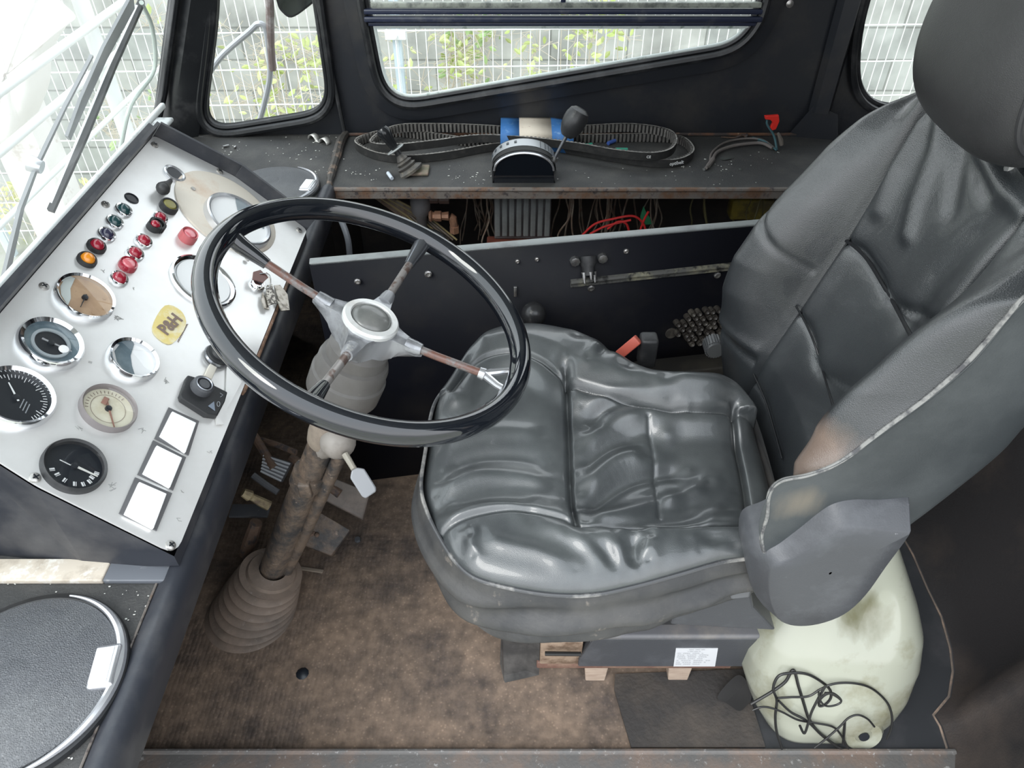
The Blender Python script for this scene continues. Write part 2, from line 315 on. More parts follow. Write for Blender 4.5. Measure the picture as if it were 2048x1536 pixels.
def stuff(name, mb, m, label, cat, **k):
    o = obj(name, mb, m, **k); o['kind'] = 'stuff'; return tag(o, label, cat)
def smooth_curve(pts, n=8, closed=False):
    pts = [np.array(p, float) for p in pts]; N = len(pts); out = []
    for i in range(N if closed else N - 1):
        p0 = pts[(i - 1) % N] if closed or i > 0 else 2 * pts[0] - pts[1]; p1 = pts[i]; p2 = pts[(i + 1) % N]
        p3 = pts[(i + 2) % N] if closed or i + 2 < N else 2 * pts[-1] - pts[-2]
        for k in range(n):
            t = k / n; out.append(.5 * ((2 * p1) + (-p0 + p2) * t + (2 * p0 - 5 * p1 + 4 * p2 - p3) * t * t + (-p0 + 3 * p1 - 3 * p2 + p3) * t ** 3))
    if not closed: out.append(pts[-1])
    return out
def text_mb(body, size, o, u, v, n, depth=.0004, bold=0, align='CENTER'):   # raised lettering in the plane (u right, v up) through o
    c = bpy.data.curves.new('t', 'FONT'); c.body = body; c.size = size; c.align_x = align; c.align_y = 'CENTER'; c.extrude = depth; c.offset = bold; c.resolution_u = 3
    t = bpy.data.objects.new('t', c); COL.objects.link(t); bpy.context.view_layer.update()
    me = bpy.data.meshes.new_from_object(t.evaluated_get(bpy.context.evaluated_depsgraph_get()))
    mb = MB(); o = np.array(o, float); u = np.array(u); v = np.array(v); n = np.array(n)
    mb.add([o + u * q.co.x + v * q.co.y + n * (q.co.z + depth) for q in me.vertices], [tuple(p.vertices) for p in me.polygons])
    bpy.data.objects.remove(t); bpy.data.curves.remove(c); bpy.data.meshes.remove(me); return mb
def holed(outer, holes, to3):                     # flat sheet with holes; polygons in 2-D, mapped by to3
    bm = bmesh.new(); E = []
    for loop in [outer] + holes:
        vs = [bm.verts.new(tuple(to3(*p))) for p in loop]; E += [bm.edges.new((vs[i], vs[(i + 1) % len(vs)])) for i in range(len(vs))]
    bmesh.ops.triangle_fill(bm, edges=E, use_beauty=True, use_dissolve=False); bm.verts.index_update()
    mb = MB(); mb.add([np.array(v.co) for v in bm.verts], [tuple(v.index for v in f.verts) for f in bm.faces]); bm.free(); return mb
def roundpoly(pts, r=.04, n=6):
    out = []; N = len(pts); rr = r if hasattr(r, '__len__') else [r] * N
    for i in range(N):
        p = A(*pts[i]); a = A(*pts[i - 1]); b = A(*pts[(i + 1) % N]); da = unit(a - p); db = unit(b - p); q = rr[i]
        s0 = p + da * q; s1 = p + db * q
        for k in range(n + 1):
            t = k / n; out.append((1 - t) ** 2 * s0 + 2 * t * (1 - t) * p + t * t * s1)
    return out
def scaled(poly, d):                              # grow (d>0) or shrink a closed 2-D outline by distance d
    N = len(poly); out = []; ar = sum(poly[i][0] * poly[(i + 1) % N][1] - poly[(i + 1) % N][0] * poly[i][1] for i in range(N)); sg = 1 if ar > 0 else -1
    for i in range(N):
        t = unit(A(*poly[(i + 1) % N]) - A(*poly[i - 1])); out.append(A(*poly[i]) + sg * d * A(t[1], -t[0]))
    return out
# ================================================================ the cab shell
YW = 1.96; ZL = .43; XD = -.43
def line3(p, q, n=2): return [A(*p) + (A(*q) - A(*p)) * i / (n - 1) for i in range(n)]
struct('floor', MB().add([(-1.0, .5, 0), (1.32, .5, 0), (1.32, 2.0, 0), (-1.0, 2.0, 0)], [(0, 1, 2, 3)]), floorm, solid=.01)
# door sill: worn rusty strip with a rolled inner edge
mb = MB().box((-.1375, .461, .006), (1.725, .115, .012), bev=.004); mb.tube([(-1, .518, .011), (.722, .518, .011)], .005, 8)
struct('trim_1', mb, mat('worn_sill', (.13, .125, .12), .6, c2=(.19, .145, .12), sc=10, lo=.45, hi=.6, c3=(.34, .33, .32), sc3=110, lo3=.6, hi3=.68, bump=.4, bs=200))
struct('trim_2', MB().box((.2, .41, -.08), (2.4, .01, .2)), rust)
# right wall with the windows cut out (the wall opposite the door)
def even(poly, st=.012, it=3):
    P_ = np.array(poly); P_ = np.vstack([P_, P_[:1]]); d = np.r_[0, np.cumsum(np.hypot(*np.diff(P_, axis=0).T))]; n = int(d[-1] / st); t = np.linspace(0, d[-1], n, endpoint=False)
    Q_ = np.stack([np.interp(t, d, P_[:, 0]), np.interp(t, d, P_[:, 1])], 1)
    for _ in range(it): Q_ = (np.roll(Q_, 1, 0) + 2 * Q_ + np.roll(Q_, -1, 0)) / 4
    return [tuple(q) for q in Q_]
W1 = roundpoly([(-.60, 1.36), (-.712, .77), (-.845, .432), (-.474, .492), (-.46, 1.36)], [.04, .1, .10, .08, .04])
W2 = roundpoly([(-.37, 1.40), (-.355, .76), (-.335, .508), (.585, .662), (.602, .75), (.606, 1.40)], [.05, .02, .10, .075, .03, .05])
W3 = roundpoly([(.845, 1.38), (.853, .70), (.90, .50), (1.16, .50), (1.18, 1.38)], [.04, .05, .12, .06, .04])
W1, W2, W3 = even(W1), even(W2), even(W3)
wall = holed([(-1.02, -.02), (1.3, -.02), (1.3, 1.5), (-.48, 1.5)], [W1, W2, W3], lambda x, z: (x, YW + .012, z))
wall_kw = dict(smooth=False)
struct('wall_back', wall, black, smooth=False)
def loopring(poly, y, r, n=8): return MB().tube([(p[0], y, p[1]) for p in poly], r, n, closed=True)
def ribbon(poly, d0, d1, y0, y1):                # sloping frame strip between two offset outlines
    a = scaled(poly, d0); b = scaled(poly, d1); return MB().grid([[(p[0], y0, p[1]) for p in a] + [(a[0][0], y0, a[0][1])], [(p[0], y1, p[1]) for p in b] + [(b[0][0], y1, b[0][1])]])
gask = mat('black_window_rubber', (.012, .013, .015), .35, c2=(.05, .05, .052), sc=15, lo=.5, hi=.7)
navy = mat('dark_navy_sash', (.022, .028, .055), .3, c2=(.07, .075, .09), sc=20, lo=.55, hi=.7)
aluw = mat('white_sash_edge', (.62, .68, .66), .4, c2=(.2, .26, .22), sc=30, lo=.55, hi=.7)
def window(n, poly, extra=None, frame_m=None):
    fr = MB(); a = loopring(scaled(poly, .010), YW - .004, .010); fr.add(a.v, a.f); a = loopring(scaled(poly, -.004), YW + .006, .008); fr.add(a.v, a.f)
    a = ribbon(poly, .002, -.010, YW + .006, YW + .022); fr.add(a.v, a.f)
    o = struct('window_%d' % n, fr, gask)
    g = struct('window_pane', MB().add([(p[0], YW + .018, p[1]) for p in scaled(poly, .002)], [tuple(range(len(poly)))]), glassm, parent=o, smooth=False)
    return o
OFF['window_1'] = OFF['window_2'] = OFF['window_3'] = OFF['window_4'] = A(0, 0, 0)
w1 = window(1, W1)
w2 = window(2, W2)
# outer pressed recess round the big window
struct('window_surround', ribbon(W2, .05, .018, YW - .0005, YW - .006), black, parent=w2)
struct('window_lower_channel', MB().tube([(p[0], YW - .001, p[1]) for p in scaled(W2, .012)], .007, 8, closed=True), navy, parent=w2)
struct('sash_edge', MB().tube([(p[0], YW + .004, p[1]) for p in scaled(W2, -.013) if p[1] < .716], .0045, 8), aluw, parent=w2)
struct('sash_edge', MB().tube([(-.34, YW + .004, .706), (.585, YW + .004, .706)], .005, 8), aluw, parent=w2)
mb = MB().box((.124, YW - .002, .743), (.965, .02, .012), bev=.003).box((.124, YW - .006, .727), (.965, .022, .012), bev=.003).box((.124, YW - .002, .7145), (.95, .014, .008), bev=.002)
struct('sash_rail', mb, navy, parent=w2)
struct('sash_edge', MB().box((.13, YW - .002, .7575), (.94, .014, .012), bev=.002), mat('grey_green_channel', (.30, .32, .28), .5, c2=(.12, .13, .12), sc=25, lo=.45, hi=.6), parent=w2)
struct('sash_divider', MB().box((.123, YW, 1.08), (.012, .014, .64), bev=.003), navy, parent=w2)
w3 = window(3, W3)
# corner posts: far front pillar between windscreen and first window, ribs beside the windows
def slant(z): return -.945 + .44 * (z - .43)
struct('trim_3', MB().grid([[(slant(z) + .10 - .03 * (z - .43), YW - .004, z), (slant(z) + .035, YW - .035, z), (slant(z) + .008, YW - .02, z), (slant(z) - .03, YW + .0, z), (slant(z) - .03, YW + .03, z)] for z in np.linspace(.36, 1.5, 12)]), gask, angle=60)
struct('trim_4', MB().tube([(-.449, YW - .004, .43), (-.468, YW - .004, .77), (-.49, YW - .004, 1.5)], .0055, 8), rubber)
struct('trim_5', MB().grid([[(.782, YW + .0, z), (.792, YW - .02, z), (.824, YW - .03, z), (.842, YW + .0, z)] for z in (.5, .8, 1.5)]).add([(.742, YW - .001, .43), (.79, YW - .012, .52), (.85, YW - .03, .50), (.87, YW - .03, .43)], [(0, 1, 2, 3)]), black, angle=20)
WD = P(150, 405, x=slant(.60) + .02)
# windscreen: leaning pane over its lower frame, with the cab nose below it
YA, YB = .28, YW - .03
o = struct('window_4', MB().tube([(slant(.46) - .004, YB - .12, .47), (slant(.50) - .004, YB - .02, .50), (slant(.56) - .004, YB, .56), (slant(1.5), YB, 1.5)], .012, 8), gask)
struct('windscreen_pane', MB().add([(slant(.47), YA, .47), (slant(.47), YB, .47), (slant(1.5), YB, 1.5), (slant(1.5), YA, 1.5)], [(0, 1, 2, 3)]), wsglass, parent=o, smooth=False)
struct('windscreen_lower_frame', MB().box((WD[0], (YA + YB) / 2 - .06, WD[2]), (.012, YB - YA - .1, .014), bev=.004), mat('white_frame_strip', (.78, .80, .79), .4, c2=(.5, .51, .5), sc=18, lo=.55, hi=.68), parent=o)
struct('windscreen_seal', MB().box((WD[0] + .028, (YA + YB) / 2 - .08, WD[2] - .006), (.04, YB - YA - .2, .010), bev=.004), mat('speckled_grey_seal', (.55, .57, .57), .6, c2=(.3, .31, .32), sc=60, lo=.5, hi=.6), parent=o)
struct('wall_front', MB().add([(WD[0] - .02, .28, WD[2] - .012), (WD[0] - .02, 1.60, WD[2] - .012), (slant(.45) - .03, 1.9, .45), (-1.05, 2.0, -.2), (-1.05, .28, -.2)], [(0, 1, 2, 3, 4)]), black)
# dash ledge (L-shaped: full width in front) and shelf along the wall
L = MB().add([(-1.0, .27, ZL), (XD - .012, .27, ZL), (XD - .012, 1.66, ZL), (XD - .012, 1.97, ZL), (-1.0, 1.97, ZL)], [(0, 1, 2, 3, 4)])
struct('dash_ledge', L, ledge_m, solid=0)
lip = MB()
prof = [(XD - .03, ZL), (XD - .016, ZL + .011), (XD - .004, ZL + .012), (XD + .004, ZL + .004), (XD + .006, ZL - .01), (XD + .004, .378), (XD - .004, .372), (XD - .02, .372)]
lip.grid([[(x, y, z) for x, z in prof] for y in (.27, .5, .9, 1.3, 1.655)])
struct('trim_6', lip, bluegrey, angle=70)
struct('trim_7', MB().tube([(XD - .031, .27, ZL + .0015), (XD - .031, .575, ZL + .0015)], .0016, 6), rustedge)
struct('dash_shade_sheet', MB().add([(XD - .02, .27, .40), (XD - .02, 1.66, .40), (XD - .22, 1.66, -.02), (XD - .22, .27, -.02)], [(0, 1, 2, 3)]), darkvoid)  # added sheet: keeps light off the floor behind, so the void stays dark
SX0, SX1, SY = -.442, 1.1, 1.655
struct('side_shelf', MB().box(((SX0 + SX1) / 2, (SY + 1.97) / 2, ZL - .004), (SX1 - SX0, 1.97 - SY, .008)), ledge_m, smooth=False)
struct('trim_8', MB().tube([(SX0, SY, ZL - .002), (-.06, SY, ZL - .002), (.14, SY - .001, ZL - .002), (SX1, SY, ZL - .002)], .006, 8).box(((SX0 + SX1) / 2, SY - .001, ZL - .013), (SX1 - SX0, .006, .022)), rustedge)
struct('trim_9', MB().tube(smooth_curve([(-.447, 1.958, .437), (-.452, 1.90, .438), (-.447, 1.80, .437), (-.444, 1.72, .436), (-.438, 1.655, .434)], 5), [.010] * 4 + [.012] * 6 + [.010] * 7 + [.007] * 4, 8), mat('weld_seam', (.06, .055, .05), .6, c2=(.24, .17, .13), sc=25, lo=.5, hi=.62, bump=.8, bs=120))
struct('trim_10', MB().tube([(-.44, YW - .003, .436), (.86, YW - .003, .436)], .004, 6), mat('rusty_wall_foot', (.14, .065, .035), .8, c2=(.05, .04, .038), sc=14, lo=.45, hi=.6, c3=(.3, .2, .14), sc3=60, lo3=.62, hi3=.7))
# black inner side panel below the shelf, set at a slight angle, with a pale top flange
PA, PB = A(-.345, 1.105, .57), A(.75, 1.105 + 1.095 * .167, .57)
pd = unit(PB - PA); pn = np.cross(pd, A(0, 0, 1)); pn = pn / np.linalg.norm(pn)   # towards the seat
if pn[1] > 0: pn = -pn
PA2 = PA - pd * .004
struct('wall_inner', MB().add([PA2, PB, PB * A(1, 1, 0), PA2 * A(1, 1, 0)], [(0, 1, 2, 3)]), panelblk, solid=.006)
struct('trim_11', MB().box((PA2 + PB) / 2 + A(0, 0, -.001) - pn * .006, (np.linalg.norm(PB - PA2), .018, .006), R=np.array([pd, -pn, A(0, 0, 1)]).T, bev=.002), mat('pale_flange', (.24, .26, .26), .4, c2=(.16, .165, .17), sc=14, lo=.5, hi=.7, c3=(.45, .43, .3), sc3=30, lo3=.66, hi3=.72))
def PP(px, py, h=0): return PL(px, py, PA, pn) + pn * h
# ridge on the panel
a, b = PP(1140, 562, .004), PP(1500, 524, .004)
struct('trim_12', MB().tube([a, b], .006, 8).box((a + b) / 2 + A(0, 0, -.006), (np.linalg.norm(b - a), .006, .008), R=np.array([unit(b - a), -pn, np.cross(unit(b - a), -pn)]).T), mat('worn_ridge', (.09, .09, .085), .5, c2=(.25, .24, .17), sc=20, lo=.5, hi=.66, c3=(.02, .02, .02), sc3=60, lo3=.5, hi3=.6))
# rear bulkhead with a curved foot; black floor liner in front of it
curve = [(1880, 1760), (1885, 1640), (1890, 1560), (1893, 1497), (1880, 1455), (1866, 1432), (1897, 1395), (1905, 1345), (1900, 1300), (1882, 1235), (1855, 1180), (1825, 1110), (1790, 1050), (1760, 960)]
foot = [P(x, y, z=.004) for x, y in curve]
G = []
for p in foot: G.append([p, p + A(.03, 0, .02), p + A(.10, 0, .22), p + A(.22, .0, .60), p + A(.32, 0, 1.3)])
bulk = mat('dark_textured_bulkhead', (.024, .022, .023), .55, c2=(.07, .055, .047), sc=3, lo=.45, hi=.68, c3=(.16, .15, .15), sc3=200, lo3=.72, hi3=.78, bump=.3, bs=300)
struct('wall_right', MB().grid(G), bulk, angle=180)
struct('trim_13', MB().tube([p + A(-.001, 0, .003) for p in foot], .0022, 6), mat('brown_panel_edge', (.16, .13, .11), .6, c2=(.3, .22, .17), sc=30, lo=.5, hi=.65))
struct('trim_14', MB().add([P(*q, z=.0065) for q in ((1480, 1497), (1900, 1499), (1940, 1300), (1860, 1130), (1780, 1000), (1620, 1000), (1490, 1200))], [(0, 1, 2, 3, 4, 5, 6)]), mat('black_floor_liner', (.028, .030, .034), .55, c2=(.05, .05, .055), sc=9, lo=.5, hi=.7))
rpatch = P(1930, 1520, x=.74)
struct('trim_15', MB().tube(smooth_curve([P(1815, 1090, z=.02) + A(.08, 0, .1), P(1880, 1240, z=.0) + A(.06, 0, .09), P(1935, 1350, z=.0) + A(.05, 0, .07), P(2010, 1536, z=0) + A(.03, 0, .05)], 6), .0012, 5), mat('faint_weld_line', (.10, .07, .055), .7))
# roof and the rear wall complete the cab
struct('ceiling', MB().box((.38, 1.22, 1.52), (1.75, 1.56, .03)), mat('pale_headliner', (.5, .5, .5), .8))
struct('wall_left', MB().add([(1.3, .45, -.1), (1.3, 2.0, -.1), (1.3, 2.0, 1.52), (1.3, .45, 1.52)], [(0, 1, 2, 3)]), black)

# ================================================================ outside
struct('ground', MB().add([(-25, -12, -1.3), (25, -12, -1.3), (25, 30, -1.3), (-25, 30, -1.3)], [(0, 1, 2, 3)]), mat('pale_yard_ground', (.42, .41, .38), .9, c2=(.34, .36, .27), sc=2, lo=.45, hi=.6), smooth=False)
struct('wall_outside', MB().box((0, 5.2, .2), (18, .2, 3.0)), blockm, smooth=False)
def fy(x): return 4.24 + .04 * x
fen = thing('mesh_fence', 'white galvanised double wire fence in front of the grey block wall', 'fence', (0, 4.24, -1.3))
mb = MB(); x = -6.2
while x < 4.4:
    mb.tube([(x, fy(x), -1.2), (x, fy(x), .95)], .0026, 5); x += .0508
for k in range(11):
    z = -.34 + .19 * (k - 4)
    if z < .95: mb.tube([(-6.2, fy(-6.2) - .006, z), (4.4, fy(4.4) - .006, z)], .0038, 6)
obj('wire_mesh', mb, fence_m, fen)
galv = mat('galvanised_post', (.58, .68, .74), .45)
for px in (-3.2, P(795, 120, y=4.2)[0], 4.1):
    q = MB().box((px, fy(px) + .04, -.2), (.045, .045, 2.3)); ps = obj('fence_post', q, galv, fen)
    q = MB()
    for z in (.02, -.62): q.box((px, fy(px) - .004, z), (.11, .02, .05), bev=.004).tube([(px, fy(px) - .03, z), (px, fy(px) + .02, z)], .012, 8)
    q.box((px, fy(px) - .008, -.30), (.006, .004, .62)); obj('post_clamp', q, fence_m, ps)
# climbing weeds between fence and wall
def plant(name, label, cx, cz, n, spread, leafs, m, tw=16, grp='weeds growing along the fence', h=.4):
    y0 = fy(cx) + .30; t = thing(name, label, 'plant', (cx, y0, -1.3), grp)
    st = MB(); lf = MB(); rnd = random.Random(int(cx * 1000) + n)
    for k in range(n):
        p = A(cx + rnd.uniform(-.15, .15), y0 + rnd.uniform(-.03, .10), -1.3 + .0); q = A(cx + rnd.uniform(-spread, spread), y0 + rnd.uniform(-.16, .20), cz + rnd.uniform(-h, h))
        pts = smooth_curve([p, (p + q) / 2 + A(rnd.uniform(-.15, .15), 0, .1), q, q + A(rnd.uniform(-.2, .2), rnd.uniform(-.05, .05), rnd.uniform(-.12, .06))], 5)
        st.tube(pts, [max(.0016, .005 - .0003 * i) for i in range(len(pts))], 5)
        for j in range(tw):
            i = rnd.randrange(6, len(pts)); r = pts[i] + A(rnd.uniform(-.03, .03), rnd.uniform(-.03, .02), rnd.uniform(-.03, .03)); st.tube([pts[i], r + A(rnd.uniform(-.12, .12), 0, rnd.uniform(-.06, .1))], .0016, 4)
        for j in range(int(leafs * .7)):
            i = rnd.randrange(5, len(pts)); c = pts[i] + A(rnd.uniform(-.06, .06), rnd.uniform(-.05, .04), rnd.uniform(-.06, .06))
            a = unit(A(rnd.uniform(-1, 1), rnd.uniform(-.6, .2), rnd.uniform(-.7, .7))); b = unit(np.cross(a, A(rnd.uniform(-.4, .4), -1, rnd.uniform(-.2, .8)))); nn = np.cross(a, b); L_ = rnd.uniform(.016, .036)
            lf.add([c - a * L_, c - a * L_ * .3 + b * L_ * .45 + nn * .004, c + a * L_ * .5 + b * L_ * .34 + nn * .003, c + a * L_, c + a * L_ * .5 - b * L_ * .34 + nn * .003, c - a * L_ * .3 - b * L_ * .45 + nn * .004, c], [(0, 1, 6), (1, 2, 6), (2, 3, 6), (3, 4, 6), (4, 5, 6), (5, 0, 6)])
    obj('stem', st, twig, t); obj('foliage', lf, m, t, smooth=False)
def wx(px, py): q = P(px, py, y=4.3); return q[0], q[2]
for i, (px, py, n, sp, lv, m, nm, lab) in enumerate([
    (620, 120, 7, .16, 16, leafm, 'leafy_weed', 'tall yellow-green weed seen at the right side of the small window'),
    (560, 190, 8, .22, 16, leafm, 'leafy_weed', 'low leafy weed behind the lower middle of the small window'),
    (470, 180, 8, .2, 5, leafm, 'dry_weed', 'thin dry weed seen at the lower left of the small window'),
    (945, 90, 6, .14, 12, leafd, 'leafy_weed', 'narrow green weed left of centre behind the large window'),
    (980, 135, 9, .26, 16, leafm, 'leafy_weed', 'low bushy weed at the lower edge of the large window'),
    (1190, 95, 7, .16, 22, leafm, 'leafy_weed', 'bright green broad-leaved weed right of centre behind the large window'),
    (850, 140, 9, .22, 9, leafm, 'dry_weed', 'pale tangled weed beside the galvanised post at the large window'),
    (330, 60, 7, .25, 3, leafm, 'dry_weed', 'bare dry twigs seen through the upper right of the windscreen'),
    (235, 250, 9, .3, 5, leafd, 'leafy_weed', 'dark green weeds seen through the windscreen above the panel corner'),
    (75, 440, 10, .3, 28, mat('yellow_leaf', (.72, .70, .28), .5, c2=(.62, .70, .35), sc=5, lo=.4, hi=.6), 'leafy_weed', 'yellowish weed seen through the lower left of the windscreen')]):
    cx, cz = wx(px, py); plant(nm, lab, cx, cz, n, sp, lv, m, h=.14)
# white mottled block in place of an unidentified white area, far left
cb_ = thing('white_block', 'mottled bright white block outside at the far left through the windscreen', 'block', (-1.95, 2.55, -1.3))
bp_ = [P(a, b, y=2.55) for a, b in ((-160, -80), (70, -80), (78, 10), (118, 55), (100, 75), (82, 104), (70, 140), (66, 190), (48, 240), (18, 292), (-60, 330), (-160, 350))]
G = []
cc_ = np.mean(bp_, axis=0); ring_ = smooth_curve(bp_, 5, True)
for f, dy in ((.02, -.03), (.6, -.028), (.9, -.015), (1.0, .02), (1.0, .12)):
    G.append([cc_ + (p - cc_) * f + A(0, dy + .012 * noise.noise(Vector(p * 14)), 0) for p in ring_])
obj('block_body', MB().grid(G, closed_v=True), pale, cb_, angle=180)
obj('block_bracket', MB().box((cc_[0] - .12, 2.66, (cc_[2] - 1.3) / 2), (.16, .14, cc_[2] + 1.3)), pale, cb_)
# white guard rails along the vehicle nose
for px, py, qx, qy, r, lab in ((150, 170, 30, 287, .020, 'white guard rail outside the windscreen, second from the top'), (160, 45, 5, 205, .022, 'white guard rail outside the windscreen, topmost and shortest'), (300, 160, 55, 392, .014, 'slim white guard rail outside, lowest, behind the wiper blades')):
    a = P(px, py, x=-1.4); b = P(qx, qy, x=-1.4); z = (a[2] + b[2]) / 2; y0 = min(a[1], b[1]) - .25; y1 = max(a[1], b[1]) + .35
    single('guard_rail', MB().tube([(-1.4, y0, z), (-1.4, y1, z)], r * .62, 12), mat('white_rail_paint', (.9, .92, .92), .3), lab, 'rail', group='white guard rails ahead of the windscreen')
single('bumper_post', MB().tube([(-1.46, P(178, 50, x=-1.46)[1], -1.29), (-1.46, P(178, 50, x=-1.46)[1], 1.0)], .028, 12), MATS['white_rail_paint'], 'upright white post outside, crossing the guard rails left of the wiper', 'post')
# wipers on the windscreen
def WS(px, py, h=-.02):
    n = unit(A(1, 0, -.44)); return PL(px, py, A(slant(.43), 0, .43) + n * h, n)
wi = thing('windscreen_wiper', 'wide grey wiper arm with blade running down the middle of the windscreen', 'wiper', WS(240, 100))
wm = mat('wiper_grey', (.27, .28, .29), .4)
def strip(pts, wd, th=.006):
    n = unit(A(1, 0, -.44)); G = []
    pts = [np.array(p) for p in pts]
    for i, p in enumerate(pts):
        d = unit(pts[min(i + 1, len(pts) - 1)] - pts[max(i - 1, 0)]); s = np.cross(d, n); ww = wd[i] if hasattr(wd, '__len__') else wd
        G.append([p + s * ww / 2 + n * th, p + s * ww / 2, p - s * ww / 2, p - s * ww / 2 + n * th])
    m = MB().grid(G, closed_v=True); k = len(pts) - 1; m.f += [(0, 1, 2, 3), (4 * k, 4 * k + 1, 4 * k + 2, 4 * k + 3)]; return m
obj('wiper_arm', strip([WS(262, 0), WS(205, 105), WS(160, 205), WS(132, 275)], [.040, .038, .034, .020]), wm, wi)
a = strip([WS(278, 0, -.03), WS(222, 125, -.03), WS(165, 265, -.03), WS(95, 420, -.03)], .013, .012)
obj('wiper_blade', a, rubber, wi)
obj('blade_edge', strip([WS(272, 10, -.02), WS(216, 130, -.02), WS(160, 262, -.02), WS(100, 405, -.02)], .003, .004), silver, wi)
wi = thing('wiper_link', 'thin grey wiper linkage rod left of the wide wiper arm', 'wiper', WS(110, 240))
obj('rod', strip([WS(180, 110), WS(125, 215), WS(70, 330), WS(38, 415), WS(5, 560)], [.006, .008, .010, .016, .024]), wm, wi)
obj('pivot', MB().lathe([(0, .012), (.012, .012), (.015, 0), (.015, -.01)], WS(70, 330), unit(A(1, 0, -.44)), 16), silver, wi)
wi = thing('washer_hose', 'pale curved washer hose looped beside the far windscreen edge', 'hose', WS(290, 60))
obj('hose', MB().tube(smooth_curve([WS(283, 5), WS(305, 60), WS(308, 140), WS(262, 210), WS(240, 300)], 8), .005, 10), mat('translucent_hose', (.62, .70, .64), .2, trans=.3), wi)
# outside mirror with its bent arms, seen through the small window
def MO(px, py, y=2.2): return P(px, py, y=y)
mr = thing('wing_mirror', 'rounded wing mirror on a bent tube outside the small window', 'mirror', MO(590, 10))
hs = [MO(*q) for q in ((548, -60), (553, 5), (565, 27), (583, 36), (612, 18), (640, -10), (650, -60))]
obj('mirror_housing', MB().prism(smooth_curve(hs, 4, True), (0, .03, 0)), rubber, mr, bevel=.004)
cc = np.mean(hs, axis=0); ins = [cc + (p - cc) * .86 - A(0, .003, 0) for p in smooth_curve(hs, 4, True)]
obj('mirror_plate', MB().prism(ins, (0, .004, 0)), mirrorm, mr)
obj('mirror_arm', MB().tube([MO(537, -50), MO(540, 30), MO(541, 90), MO(545, 140)], .0115, 10), greybr, mr)
obj('mirror_stay', MB().tube(smooth_curve([MO(408, 160), MO(445, 110), MO(500, 62), MO(516, 48), MO(530, 55), MO(536, 90), MO(540, 150), MO(528, 210), MO(519, 245), MO(512, 300)], 6), .0085, 10), greybar, mr)
# things lying in the engine-side cavity between shelf and inner panel
struct('cavity_back', MB().add([(-.6, 1.93, 0), (1.2, 1.93, 0), (1.2, 1.93, .42), (-.6, 1.93, .42)], [(0, 1, 2, 3)]), darkvoid)
struct('wall_cavity_left', MB().add([(-.44, 1.62, .05), (-.44, 1.95, .05), (-.44, 1.95, .42), (-.44, 1.62, .42)], [(0, 1, 2, 3)]), darkvoid)
YV = 1.72
vl = thing('air_valve', 'dirty grey cylindrical valve with brown brass elbow below the shelf', 'valve', P(840, 440, y=YV))
c0 = P(840, 398, y=YV); c1 = P(842, 455, y=YV)
obj('valve_body', MB().lathe([(0, 0), (.024, 0), (.026, -.05), (.024, -.075), (.014, -.09), (.010, -.14), (0, -.14)], A(c0[0], YV, .41), (0, 0, 1), 24), castiron, vl)
f0 = P(858, 432, y=YV - .012); f1 = P(905, 433, y=YV - .012)
obj('brass_fitting', MB().lathe([(0, 0), (.012, 0), (.016, .006), (.011, .010), (.011, .014), (.014, .015), (.014, .031), (.010, .033), (.012, .05), (.0, .052)], f0, (1, 0, 0), 8), brass, vl)
obj('brass_elbow', MB().tube([f1 - A(.006, 0, 0), f1 + A(.0, 0, -.004), f1 + A(.003, 0, -.028)], [.010, .011, .010], 10).lathe([(0, 0), (.013, 0), (.013, .018), (0, .018)], f1 + A(.003, 0, -.045), (0, 0, 1), 6), brass, vl)
g0 = P(860, 400, y=YV); obj('pipe_nut', MB().lathe([(0, 0), (.012, 0), (.012, .02), (.009, .022), (.013, .024), (.013, .048), (0, .05)], g0 + A(0, 0, .004), (1, 0, 0), 6), mat('brown_pipe_nut', (.13, .09, .075), .6), vl)
rb = thing('ribbed_control_box', 'grey ribbed box hanging below the shelf under the gear quadrant', 'box', P(1045, 430, y=YV))
x0, x1 = P(988, 430, y=YV)[0], P(1102, 430, y=YV)[0]; zt, zb = .41, P(1045, 478, y=YV)[2]
mb = MB().box(((x0 + x1) / 2, YV + .03, (zt + zb) / 2), (x1 - x0, .06, zt - zb), bev=.003)
obj('box_body', mb, castiron, rb)
for k in range(8): obj('cooling_rib', MB().box((x0 + (k + .5) * (x1 - x0) / 8, YV - .004, (zt + zb) / 2 + .004), ((x1 - x0) / 8 * .74, .014, (zt - zb) * .88), bev=.002), mat('grey_rib', (.19, .20, .20), .5, c2=(.13, .13, .13), sc=20, lo=.4, hi=.7), rb)
obj('red_base_plate', MB().box(((x0 + x1) / 2 - .005, YV - .005, zb - .012), (x1 - x0 + .03, .05, .02), bev=.004), redbr, rb)
def wires(name, label, n, x0, x1, m, seed, ys=(1.70, 1.85), r=.0022):
    rn = random.Random(seed); t = thing(name, label, 'wires', P((x0 + x1) / 2, 430, y=YV), 'loose wires hanging below the shelf')
    for k in range(n):
        a = P(rn.uniform(x0, x1), 392, y=rn.uniform(*ys)); a[2] = .415; xx = a[0]; sl = rn.uniform(-.01, .01)
        pts = [a] + [A(xx + sl * j + rn.uniform(-.004, .004) * j, a[1] + rn.uniform(-.01, .01), .415 - .05 * j) for j in range(1, 5)]
        obj('wire', MB().tube(smooth_curve(pts, 4), r * rn.uniform(.7, 1.3), 6), m, t)
wires('hanging_wires', 'brown wires hanging below the shelf between the brass valve and the ribbed box', 12, 935, 985, brw, 1)
wires('hanging_wires', 'dense curtain of thin brown wires right of the ribbed box', 26, 1125, 1320, brw, 2)
wires('hanging_wires', 'few dark wires near the seat end of the shelf opening', 7, 1340, 1560, mat('olive_dark_wire', (.09, .08, .035), .6), 3)
